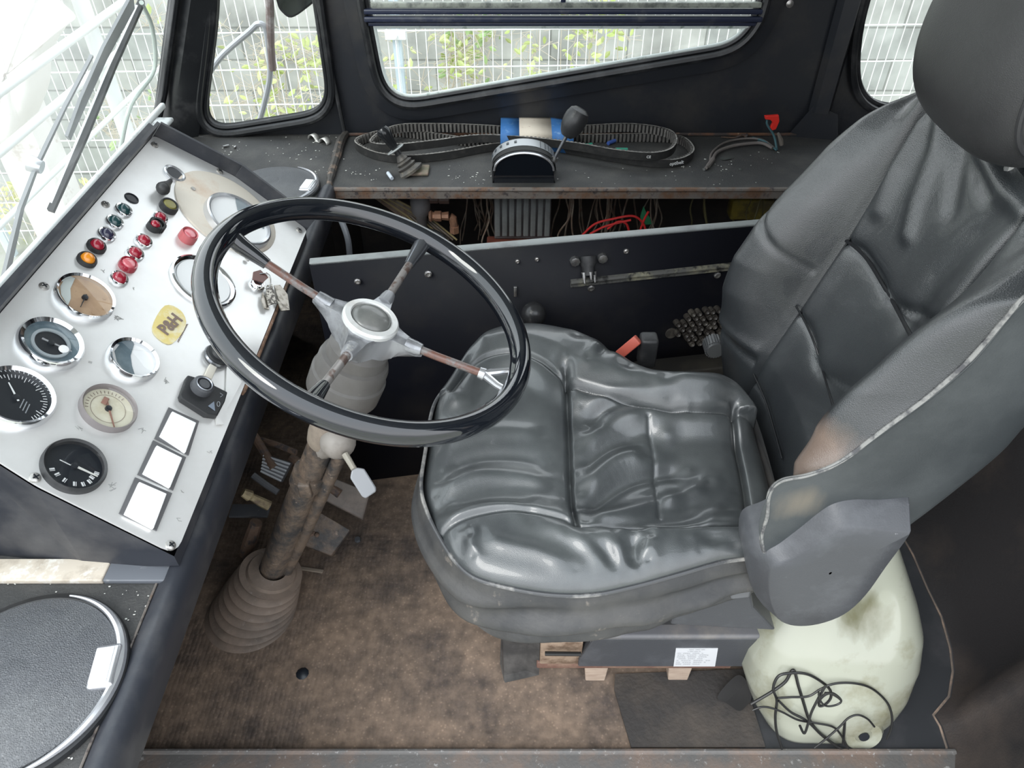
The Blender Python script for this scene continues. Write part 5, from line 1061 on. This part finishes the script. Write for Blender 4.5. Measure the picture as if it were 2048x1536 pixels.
# seat base: slide rails, plastic cover, wooden feet
YB_ = .637
def B(px, py, y=YB_): return P(px, py, y=y)
xa, xb = B(1160, 1300)[0], B(1557, 1300)[0]; z0, z1 = B(1350, 1334)[2], B(1350, 1278)[2]
obj('slide_cover', MB().prism([A(xa + .02, YB_, z1), A(xb, YB_, z1), A(xb, YB_, z0), A(xa, YB_, z0), A(xa, YB_, z0 + .022)], (0, .02, 0)), plast, seat, smooth=False, bevel=.003)
obj('slide_cover_top', MB().box(((xa + xb) / 2 + .01, YB_ + .055, z1 + .002), (xb - xa - .02, .11, .012), bev=.005), mat('dusty_cover_top', (.14, .14, .15), .5, c2=(.24, .22, .2), sc=12, lo=.45, hi=.7), seat)
obj('base_frame', MB().box(((xa + xb) / 2 - .04, .80, .15), (.36, .26, .09), bev=.005), rubber, seat)
obj('cushion_bracket', MB().box((.12, .79, .28), (.30, .30, .19), bev=.01), rubber, seat)
x0 = B(1075, 1300)[0]; x1 = B(1480, 1300)[0]; zr0, zr1 = B(1100, 1345)[2], B(1100, 1290)[2]
obj('slide_rail', MB().box(((x0 + x1) / 2, YB_ + .03, (zr0 + z0) / 2 + .004), (x1 - x0, .05, .02), bev=.003), mat('brown_rusty_rail', (.16, .085, .065), .6, c2=(.26, .18, .13), sc=20, lo=.45, hi=.65), seat)
obj('slide_rail_end', MB().box(((x0 + xa) / 2 + .005, YB_ + .025, (z0 + zr1) / 2), (xa - x0, .04, zr1 - z0), bev=.002), mat('tan_rail_end', (.30, .22, .16), .6, c2=(.14, .09, .06), sc=40, lo=.45, hi=.62), seat)
obj('adjuster_rod', MB().tube([B(1090, 1307, YB_ - .006), B(1162, 1308, YB_ - .006)], .0038, 10), blackw, seat)
for px in (1193, 1361):
    c = B(px, 1350); obj('wooden_foot', MB().prism([A(c[0] - .021, YB_ + .008, z0 - .012), A(c[0] + .021, YB_ + .008, z0 - .012), A(c[0] + .017, YB_ + .004, .006), A(c[0] - .017, YB_ + .004, .006)], (0, .05, 0)), woodm, seat, smooth=False, bevel=.002)
o = obj('warning_label', MB().prism([B(1352, 1297, YB_ - .0012), B(1436, 1297, YB_ - .0012), B(1430, 1333, YB_ - .0012), B(1347, 1333, YB_ - .0012)], (0, .001, 0)), paper, seat, smooth=False, label='white printed label on the base cover')
q = MB()
for k in range(9):
    a, b = B(1356 + (20 if k < 2 else 0) - k * .6, 1300 + 3.6 * k, YB_ - .0026), B(1424 - (8 * (k % 3)) - k * .6 - (14 if k < 2 else 0), 1300 + 3.6 * k, YB_ - .0026)
    n_ = 14
    for j in range(n_):
        if (j * 7 + k * 3) % 5 == 0: continue
        c = a + (b - a) * (j + .5) / n_; q.box(c, ((b - a)[0] / n_ * .75, .0003, .0011))
obj('label_print', q, mat('grey_print', (.42, .43, .45), .6), o)
single('rubber_scrap', MB().prism([P(1004, 1250, y=.66), P(1080, 1275, y=.655), P(1078, 1350, y=.64), P(1008, 1366, z=.004), P(1000, 1330, z=.004)], (0, .012, .004)), mat('dusty_black_mat', (.035, .033, .032), .7, c2=(.09, .085, .08), sc=12, lo=.45, hi=.65), 'torn black rubber flap standing beside the seat rail', 'rubber flap', smooth=False)
single('mat_scrap', MB().prism([P(*q, z=.006) for q in ((1228, 1380), (1230, 1350), (1490, 1340), (1500, 1400), (1530, 1496), (1262, 1496))], (0, 0, .004)), mat('dark_mat_piece', (.04, .036, .034), .75, c2=(.075, .062, .052), sc=7, lo=.45, hi=.65, bump=.7, bs=140), 'darker rubber mat piece on the floor in front of the seat base', 'mat', smooth=False)
single('torn_cloth', MB().grid([[P(1478, 1345, z=.06), P(1495, 1360, z=.03), P(1508, 1400, z=.015)], [P(1460, 1360, z=.03), P(1478, 1380, z=.012), P(1492, 1410, z=.012)], [P(1425, 1400, z=.012), P(1450, 1400, z=.012), P(1480, 1430, z=.012)]]), mat('black_cloth', (.02, .019, .019), .9), 'small black rag corner beside the milky tank', 'rag', sub=2)

# ================================================================ milky tank with wire tangle
lev = [(0.0, .420, .635, .533, .84), (.03, .402, .652, .536, .85), (.07, .388, .664, .546, .86), (.12, .388, .672, .566, .86), (.17, .400, .665, .588, .86), (.21, .425, .650, .615, .85), (.26, .445, .625, .645, .84), (.31, .455, .60, .67, .83), (.345, .48, .58, .70, .80)]
G = []
lz = [l[0] for l in lev]
for i in range(50):
    z = .345 * i / 49; x0, x1, y0, y1 = [np.interp(z, lz, [l[k] for l in lev]) for k in (1, 2, 3, 4)]; row = []
    for k in range(80):
        a = 2 * math.pi * k / 80; sp = lambda v: math.copysign(abs(v) ** .48, v)
        p = A((x0 + x1) / 2 + (x1 - x0) / 2 * sp(math.cos(a)), (y0 + y1) / 2 + (y1 - y0) / 2 * sp(math.sin(a)), z + .004)
        dn_ = .018 * math.exp(-(((p[0] - .56) / .03) ** 2 + ((z - .23) / .035) ** 2)) + .006 * math.exp(-(((p[0] - .46) / .02) ** 2 + ((z - .2) / .05) ** 2)) - .006 * math.exp(-(((p[0] - .57) / .05) ** 2 + ((z - .10) / .04) ** 2)) + .004 * noise.noise(Vector((p[0] * 14, z * 14, 2)))
        if math.sin(a) < 0: p[1] += dn_
        row.append(p)
    G.append(row)
tk = thing('washer_tank', 'milky white plastic tank on the floor behind the seat base', 'tank', (.53, .70, .004))
mb = MB().grid(G, closed_v=True); mb.f += [tuple(49 * 80 + k for k in range(80)), tuple(range(80))]
wear_or_shade(tankm, (P(1705, 1215, y=.66) - A(.53, .70, .004)).tolist(), .062, (.17, .165, .10))  # olive dirt stain on the tank, with its shading darkened into the colour
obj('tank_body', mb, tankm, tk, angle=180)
fc = P(1722, 1462, y=.545); mb = MB().tube([fc + A(-.05, .02, 0), fc + A(0, 0.008, 0)], [.040, .026], 20, flat=1)
tab = obj('mounting_foot', MB().lathe([(0, .004), (.010, .004), (.014, .010), (.029, .012), (.034, .006), (.034, -.02), (0, -.02)], fc, (0, -1, .35), 28).box(fc + A(-.03, .020, -.0), (.08, .03, .055), bev=.008), tankm, tk)
obj('foot_hole', MB().lathe([(0, .013), (.0085, .013), (.0085, .008)], fc, (0, -1, .35), 16), dialb, tab)
wt = thing('wire_tangle', 'tangle of thin black wire lying over the milky tank', 'wire', P(1620, 1400, y=.54))
def Zm(x, y): return 1400 + x / 2.866, 1000 + y / 2.866
tn = unit(A(0, -1, .42)); to = A(.5, .540, .05)
def TW(x, y, k=0): px, py = Zm(x, y); return PL(px, py, to - A(0, .002 + .003 * k, 0), tn)
for k, (pts, r) in enumerate([([(292, 1170), (360, 1130), (425, 1090), (490, 1040), (535, 975), (565, 1070), (590, 1150), (625, 1255), (680, 1330), (770, 1400), (845, 1440)], .0019),
                 ([(470, 1425), (440, 1330), (432, 1240), (440, 1150), (420, 1080), (450, 1010), (520, 992), (600, 995), (670, 1025), (740, 1080), (750, 1130), (720, 1170), (685, 1180), (690, 1140), (740, 1108), (800, 1140), (830, 1200), (828, 1300), (820, 1400)], .0017),
                 ([(300, 1205), (350, 1187), (400, 1190), (470, 1215), (560, 1260), (660, 1278), (760, 1300), (810, 1350), (850, 1425)], .0013),
                 ([(445, 1135), (520, 1130), (620, 1125), (690, 1085), (760, 1055), (850, 1048), (940, 1062), (1010, 1098), (1075, 1165), (1100, 1240), (1095, 1310), (1070, 1370)], .0014),
                 ([(450, 1150), (520, 1215), (610, 1265), (700, 1350), (790, 1415)], .0016), ([(655, 1420), (720, 1370), (800, 1300), (850, 1250), (905, 1232), (960, 1255), (1000, 1300)], .0013),
                 ([(572, 1293), (598, 1337), (622, 1275), (640, 1215), (680, 1135), (720, 1065)], .0016), ([(680, 1100), (685, 1140), (720, 1180), (780, 1175), (810, 1150), (770, 1110), (715, 1105)], .0012)]):
    obj('wire', MB().tube(smooth_curve([TW(a, b, k) for a, b in pts], 8), r * 1.3, 7), blackw, wt)

# ================================================================ on the shelf
ZS = ZL + .0005
def Sh(px, py, z=ZS): return P(px, py, z=z)
# toothed drive belts: upright bands laid in long loops
def belt(name, label, pix, hgt, extra=0):
    base = smooth_curve([Sh(*p, ZS + extra) for p in pix], 14, True); N = len(base); t = thing(name, label, 'belt', np.mean(base, axis=0) * A(1, 1, 0) + A(0, 0, ZS), 'toothed drive belts on the shelf')
    cxy = np.mean(base, axis=0); th = .0035
    ar = sum(base[i][0] * base[(i + 1) % N][1] - base[(i + 1) % N][0] * base[i][1] for i in range(N)); sg = -1 if ar > 0 else 1
    G = []; L = 0; teeth = MB()
    nrm = []
    for i in range(N):
        d = unit(base[(i + 1) % N] - base[i - 1]); nrm.append(A(-d[1], d[0], 0) * -sg)   # inward
    for i in range(N):
        p = base[i]; q = nrm[i]; z0 = extra + .001; G.append([p + A(0, 0, z0 - extra), p + A(0, 0, z0 - extra + hgt), p + q * th + A(0, 0, z0 - extra + hgt), p + q * th + A(0, 0, z0 - extra)])
    ob = obj('belt_band', MB().grid(G, True, True), belt_m, t, angle=50)
    obj('belt_top_edge', MB().grid([[g[1] + A(0, 0, .0006), g[2] + A(0, 0, .0006)] for g in G], True), beltedge, t)
    acc = 0; nxt = 0
    for i in range(N):
        a, b = base[i], base[(i + 1) % N]; l = np.linalg.norm(b - a)
        while nxt <= acc + l:
            f = (nxt - acc) / max(l, 1e-6); p = a + (b - a) * f; d = unit(b - a); q = nrm[i]
            teeth.box(p + q * (th + .0028) + A(0, 0, hgt / 2 + .001), (.0055, .006, hgt * .98), R=np.array([d, q, A(0, 0, 1)]).T); nxt += .0105
        acc += l
    obj('belt_teeth', teeth, mat('belt_tooth_rubber', (.11, .105, .098), .7, c2=(.16, .15, .14), sc=60, lo=.5, hi=.65), ob); return t, base
belt_a, _ba = belt('drive_belt', 'outer toothed black drive belt forming the longer loop across the shelf', [(712, 300), (728, 285), (790, 272), (880, 282), (960, 292), (1100, 286), (1210, 283), (1300, 282), (1360, 287), (1385, 308), (1378, 325), (1340, 336), (1270, 331), (1180, 316), (1080, 300), (990, 303), (900, 319), (820, 327), (755, 321)], .020)
belt_b, _bb = belt('drive_belt', 'inner toothed black drive belt with white lettering near its right bend', [(742, 300), (758, 280), (800, 264), (870, 262), (950, 264), (1060, 270), (1160, 266), (1260, 262), (1330, 272), (1352, 290), (1341, 313), (1300, 322), (1230, 316), (1150, 302), (1060, 291), (960, 286), (870, 297), (790, 305)], .020, .0205)
bl = [Sh(*p, z=ZS + .009) for p in ((1316, 337), (1340, 336), (1380, 322))]
bd = _ba; k_ = int(np.argmin([np.hypot(*(q[:2] - Sh(1350, 333)[:2])) for q in bd])); tu = unit(bd[k_ + 3] - bd[k_ - 3]); tu = tu if tu[0] > 0 else -tu; tnn = np.cross(tu, A(0, 0, 1)); tnn = tnn if tnn[1] < 0 else -tnn
o = text_mb('optibelt', .0125, bd[k_] + tnn * .0022 + A(0, 0, .0125), tu, A(0, 0, 1), tnn, bold=.0002)
obj('belt_lettering', o, white_mark, belt_a, label='white printed lettering on the belt')
obj('belt_code', text_mb('CE', .009, _bb[int(np.argmin([abs(q[0] - Sh(1290, 320)[0]) + 9 * (q[1] > np.mean([p[1] for p in _bb])) for q in _bb]))] + A(0, -.0022, .0115), A(1, 0, 0), A(0, 0, 1), A(0, -1, 0), bold=.0002), white_mark, belt_b, label='small white printed code')
# cardboard sleeve over the belts
def sleeve(px0, py0, px1, py1):
    return Sh(px0, py0), Sh(px1, py1)
sl_ = thing('belt_sleeve', 'blue and cream cardboard sleeve wrapped around the belts behind the gear quadrant', 'sleeve', Sh(1070, 285))
def sl_seg(pts, m, name):
    tp = [P(a, b, y=y) for a, b, y in pts]; return obj(name, MB().prism(tp, A(0, .003, .001)), m, sl_, smooth=False)
ya, yb = Sh(1070, 300)[1], Sh(1070, 272)[1] 
xs = [P(px, 280, y=yb)[0] for px in (1002, 1038, 1100, 1143)]
def wrap(x0, x1, m, name, y0=yb - .02, y1=yb + .004, dy=0):
    prof = [(y1 + .012, ZS + .001), (y1 + .012, ZS + .044), (y0 + .012, ZS + .049), (y0 - .03, ZS + .046), (y0 - .075, ZS + .043), (y0 - .078, ZS + .001)]
    obj(name, MB().grid([[(x, y + dy * (x - x0), z) for y, z in prof] for x in (x0, x1)]), m, sl_, solid=.0015, angle=25)
wrap(xs[0], xs[1], blueb, 'blue_end'); wrap(xs[1], xs[2], creamc, 'cream_middle'); wrap(xs[2], xs[3] - .004, blueb, 'blue_end', dy=-.3)
# gear quadrant
gq = thing('gear_selector', 'black half-round gear quadrant with chrome scale on the shelf', 'gear selector', Sh(1048, 355))
qx0, qx1 = Sh(985, 355)[0], Sh(1110, 355)[0]; qc = (qx0 + qx1) / 2; qr = (qx1 - qx0) / 2; y0 = SY + .030; y1 = y0 + .075
def arcp(r, a, y): a = math.radians(a); return A(qc + r * math.cos(a), y, ZS + .032 + r * .62 * math.sin(a))
hgt = .032
front = [A(qc - qr, y0, ZS)] + [arcp(qr, a, y0) for a in range(180, -1, -9)] + [A(qc + qr, y0, ZS)]
obj('quadrant_face', MB().prism([q * A(1, 1, 1) for q in [A(qc - qr * .98, y0, ZS)] + [arcp(qr * .9, a, y0) for a in range(180, -1, -9)] + [A(qc + qr * .98, y0, ZS)]], (0, .006, 0)), gloss, gq, angle=30)
obj('quadrant_bezel', MB().tube([arcp(qr * .93, a, y0 - .001) for a in range(180, -1, -9)], .0028, 8), silver, gq)
obj('quadrant_shell', MB().grid([[arcp(qr, a, y0), arcp(qr, a, y1 + .0)] for a in range(180, -1, -9)]).prism([arcp(qr * .99, a, y1) for a in range(180, -1, -9)], (0, .003, 0)).box((qc - qr + .002, (y0 + y1) / 2, ZS + .016), (.004, y1 - y0, .032)).box((qc + qr - .002, (y0 + y1) / 2, ZS + .016), (.004, y1 - y0, .032)), rubber, gq, angle=30)
obj('scale_strip', MB().grid([[arcp(qr + .0015, a, y0 + .032), arcp(qr + .0015, a, y1 - .004)] for a in range(172, 12, -8)]), mat('satin_scale', (.42, .44, .46), .3, metal=.5), gq)
q = MB()
for i, a in enumerate(range(165, 100, -15)): q.box(arcp(qr + .0025, a, y0 + .055), (.006, .010, .002), R=Matrix.Rotation(math.radians(90 - a), 3, 'Y') and np.array(Matrix.Rotation(math.radians(90 - a), 3, 'Y')))
for a in (60, 50, 42, 34): q.box(arcp(qr + .0025, a, y0 + .052), (.0015, .034, .001), R=np.array(Matrix.Rotation(math.radians(90 - a), 3, 'Y')))
obj('scale_marks', q, mat('dark_mark', (.06, .07, .08), .4), gq)
obj('quadrant_slot', MB().grid([[arcp(qr + .0018, a, y0 + .006), arcp(qr + .0018, a, y0 + .026)] for a in range(165, 25, -7)]), mat('black_slot', (.004, .004, .004), .6), gq)
k0 = arcp(qr, 22, y0 + .018); kk = P(1147, 246, y=k0[1] + .015); lv = obj('lever_rod', MB().tube([k0, k0 * .3 + kk * .7, kk], [.0042, .0045, .0050], 12), mat('dark_steel_rod', (.12, .125, .135), .3, metal=.6), gq)
obj('lever_collar', MB().tube([k0 - A(.0, 0, .004), k0 + (kk - k0) * .08], .008, 12), steel, gq)
ax = unit(kk - k0); obj('lever_knob', MB().lathe([(0, .036), (.014, .036), (.023, .030), (.0275, .018), (.0285, .004), (.026, -.012), (.020, -.026), (.013, -.034), (.0, -.036)], kk, ax, 32), mat('grained_black_knob', (.035, .036, .038), .33, bump=.2, bs=400), gq)
# small gaitered lever
jl = thing('gaiter_lever', 'small black lever with grey disc and grimy rubber gaiter at the left of the shelf', 'lever', Sh(818, 348))
jb = Sh(822, 345); jt = P(766, 262, y=jb[1] + .02); ax = unit(jt - jb); Lj = np.linalg.norm(jt - jb)
prof = [(.034, 0), (.035, .006)]
for i in range(3): prof += [((.029 - .004 * i), .010 + .010 * i), (.022 - .004 * i, .014 + .010 * i), (.024 - .0045 * i, .017 + .010 * i)]
prof += [(.010, .046), (.0085, .050)]
obj('gaiter', MB().lathe(prof, jb, ax, 28), mat('grimy_gaiter', (.075, .07, .065), .55, c2=(.17, .15, .12), sc=25, lo=.5, hi=.66), jl)
obj('base_plate', MB().box(jb + A(.012, .004, .004), (.066, .05, .008), bev=.003), mat('muddy_plate', (.16, .15, .10), .7, c2=(.25, .18, .15), sc=25, lo=.5, hi=.65), jl)
obj('lever_neck', MB().tube([jb + ax * .046, jb + ax * .066, jt], [.0085, .0080, .0085], 16), rubber, jl)
obj('grey_disc', MB().lathe([(0, .002), (.0215, .002), (.0235, 0), (.0215, -.002), (0, -.002)], jb + ax * Lj * .56, ax, 32), mat('pale_grey_disc', (.32, .34, .34), .45), jl)
obj('lever_knob', MB().lathe([(.010, Lj * .60), (.0125, Lj * .78), (.0165, Lj * .92), (.017, Lj), (.013, Lj + .007), (0, Lj + .010)], jb, ax, 28), mat('glossy_black_knob', (.015, .016, .018), .15), jl)
# wires with a red connector at the right of the shelf
cw = thing('cut_cable', 'cut grey and teal cable on the shelf, its right end raised into a red connector', 'cable', Sh(1545, 300))
for pts, m, r in (([(1412, 336), (1424, 320), (1436, 303), (1470, 291), (1520, 286), (1545, 296)], greyw, .0042), ([(1420, 325), (1424, 305), (1450, 285), (1490, 277), (1525, 280), (1550, 297)], greyw, .0028), ([(1505, 275), (1530, 283), (1552, 298)], tealw, .0026), ([(1515, 283), (1538, 290), (1553, 300)], tealw, .0026)):
    obj('cable', MB().tube(smooth_curve([Sh(a, b, ZS + r + .002) for a, b in pts], 8), r, 8), m, cw)
rr = [P(1554, 300, z=ZS), P(1548, 272, y=Sh(1550, 296)[1]), P(1535, 250, y=Sh(1550, 296)[1]), P(1534, 240, y=Sh(1550, 296)[1])]
obj('upright_wire', MB().tube(smooth_curve(rr, 6), .0028, 8), tealw, cw)
yy = Sh(1550, 296)[1] - .005
obj('red_connector', MB().prism([P(a, b, y=yy) for a, b in ((1530, 233), (1558, 231), (1559, 243), (1552, 259), (1545, 261), (1541, 256), (1546, 246), (1541, 240), (1531, 239))], (0, .010, 0)), red_pl, cw, smooth=False, bevel=.001)
obj('cable_tip', MB().tube([Sh(1419, 328, ZS + .004), Sh(1408, 339, ZS + .003)], .0035, 8), steel, cw); obj('cable_sheath', MB().tube([Sh(1426, 318, ZS + .006), Sh(1416, 332, ZS + .005)], .006, 8), greyw, cw)
obj('torn_sleeve', MB().tube([P(1556, 266, y=yy), P(1562, 280, y=yy), P(1563, 290, y=yy)], [.003, .006, .005], 8), mat('grey_brown_sleeve', (.16, .14, .12), .7), cw)
single('copper_scrap', MB().tube(smooth_curve([Sh(1442, 274, ZS + .004), Sh(1470, 275, ZS + .003), Sh(1484, 270, ZS + .006), Sh(1494, 272, ZS + .004)], 6), [.002] * 8 + [.004] * 8 + [.007] * 3, 8), rust, 'curled rusty scrap at the wall foot left of the red connector', 'scrap')
single('leaf_scrap', MB().grid([[Sh(1437, 316), Sh(1450, 312, ZS + .004), Sh(1470, 315)], [Sh(1440, 320), Sh(1455, 320, ZS + .003), Sh(1470, 315)]]), mat('dark_scrap', (.06, .065, .06), .6), 'thin dark curled scrap in front of the cut cable', 'scrap', sub=2)
single('small_scrap', MB().grid([[Sh(1476, 337), Sh(1482, 335, ZS + .003), Sh(1487, 338)], [Sh(1478, 340), Sh(1483, 341, ZS + .002), Sh(1487, 338)]]), MATS['dark_scrap'], 'tiny dark scrap nearer the shelf edge than the cut cable', 'scrap', sub=2)
def plug(a, b, r, m, lab, c2=None):
    p, q = Sh(*a, ZS + r), Sh(*b, ZS + r); d = unit(q - p); single('wall_plug', MB().tube([p, q], r, 10), m, lab, 'plug', 'small plastic plugs on the shelf')
grn = mat('green_plastic', (.03, .30, .20), .4); blu = mat('blue_plastic', (.06, .12, .40), .4); gw_ = mat('pale_green_plastic', (.55, .68, .62), .4)
plug((1231, 300), (1255, 300), .006, grn, 'green plastic plug, nearest the middle of the belt loop'); plug((1238, 306), (1254, 306), .0035, gw_, 'pale plug piece touching the green plug'); plug((1170, 291), (1184, 289), .005, grn, 'green plastic plug, half hidden behind the belt'); plug((1216, 287), (1230, 281), .005, blu, 'blue plastic plug inside the belt loop'); 
single('white_plug', MB().tube([Sh(776, 346, ZS + .006), Sh(784, 357, ZS + .005)], .0045, 10), mat('pale_blue_plastic', (.6, .66, .75), .4), 'tiny pale plug at the foot of the gaitered lever', 'plug')
# pipe clip on the far dash corner
pc = thing('pipe_clip', 'small twin metal pipe clip on the far corner of the dash ledge', 'clip', P(640, 283, z=ZS))
u_ = unit(P(655, 290, z=ZS) - P(620, 278, z=ZS)); side = A(-u_[1], u_[0], 0); q = MB()
pr = []
c = P(639, 283, z=ZS); 
for cx, in ((-.021,), (.021,)):
    for a in range(180, -1, -20): pr.append((cx + .014 * math.cos(math.radians(a)), .001 + .014 * math.sin(math.radians(a))))
obj('clip_band', MB().grid([[c + u_ * x + side * s + A(0, 0, z) for s in (-.008, .008)] for x, z in pr]), mat('shiny_clip_metal', (.68, .67, .63), .3, metal=.5), pc, solid=.0012, angle=180)
obj('clip_screw', MB().lathe([(0, .005), (.005, .004), (.0055, 0)], c + A(0, 0, .002), n=10), steel, pc)
# crumbs and paint flakes nobody could count
def crumbs(name, label, regions, n, m, rmin, rmax, z=ZS):
    rn = random.Random(n); mb = MB()
    for i in range(n):
        x0, y0, x1, y1 = regions[rn.randrange(len(regions))]; c = P(rn.uniform(x0, x1), rn.uniform(y0, y1), z=z); r = rn.uniform(rmin, rmax); mb.sphere(c + A(0, 0, r * .4), r, 5, (rn.uniform(.6, 1.5), rn.uniform(.5, 1.2), .5))
    stuff(name, mb, m, label, 'crumbs')
crumbs('paint_crumbs', 'pale crumbs and paint flakes scattered along the side shelf', [(690, 335, 760, 365), (880, 330, 1000, 370), (900, 350, 990, 362), (1110, 310, 1300, 370), (1330, 330, 1520, 370), (1400, 300, 1560, 345)], 95, mat('pale_crumb', (.62, .62, .58), .7), .0009, .0024)
crumbs('dash_crumbs', 'pale crumbs scattered on the far corner of the dash ledge', [(420, 280, 640, 325), (530, 265, 690, 320), (630, 330, 660, 400), (440, 290, 480, 310)], 60, MATS['pale_crumb'], .0009, .0024)
crumbs('speaker_crumbs', 'pale crumbs scattered on the near dash ledge around the large speaker', [(10, 1165, 330, 1195), (230, 1180, 300, 1330), (100, 1440, 230, 1520)], 45, MATS['pale_crumb'], .0006, .0015)
crumbs('floor_grit', 'pale grit scattered over the brown floor mat', [(330, 1300, 560, 1480), (560, 1150, 860, 1300), (980, 1370, 1230, 1490), (1250, 1380, 1490, 1490)], 220, mat('tan_grit', (.28, .22, .16), .8), .0008, .0020, z=.003)
for i, (a, b) in enumerate(((452, 292), (470, 294))): single('metal_shaving', MB().box(Sh(a, b, ZS + .003), (.016 if i == 0 else .010, .005, .005), R=np.array(Matrix.Rotation(.5 + i, 3, 'Z')), bev=.001), steel, ['bright twisted metal chip near the console tip on the dash ledge', 'smaller bright metal chip right of the twisted one'][i], 'chip')
single('wall_screw', MB().lathe([(0, .003), (.004, .002), (.009, 0)], A(*P(1580, 8, y=YW - .001)), (0, -1, 0), 14), screwm, 'single screw high on the black wall right of the large window', 'screw')
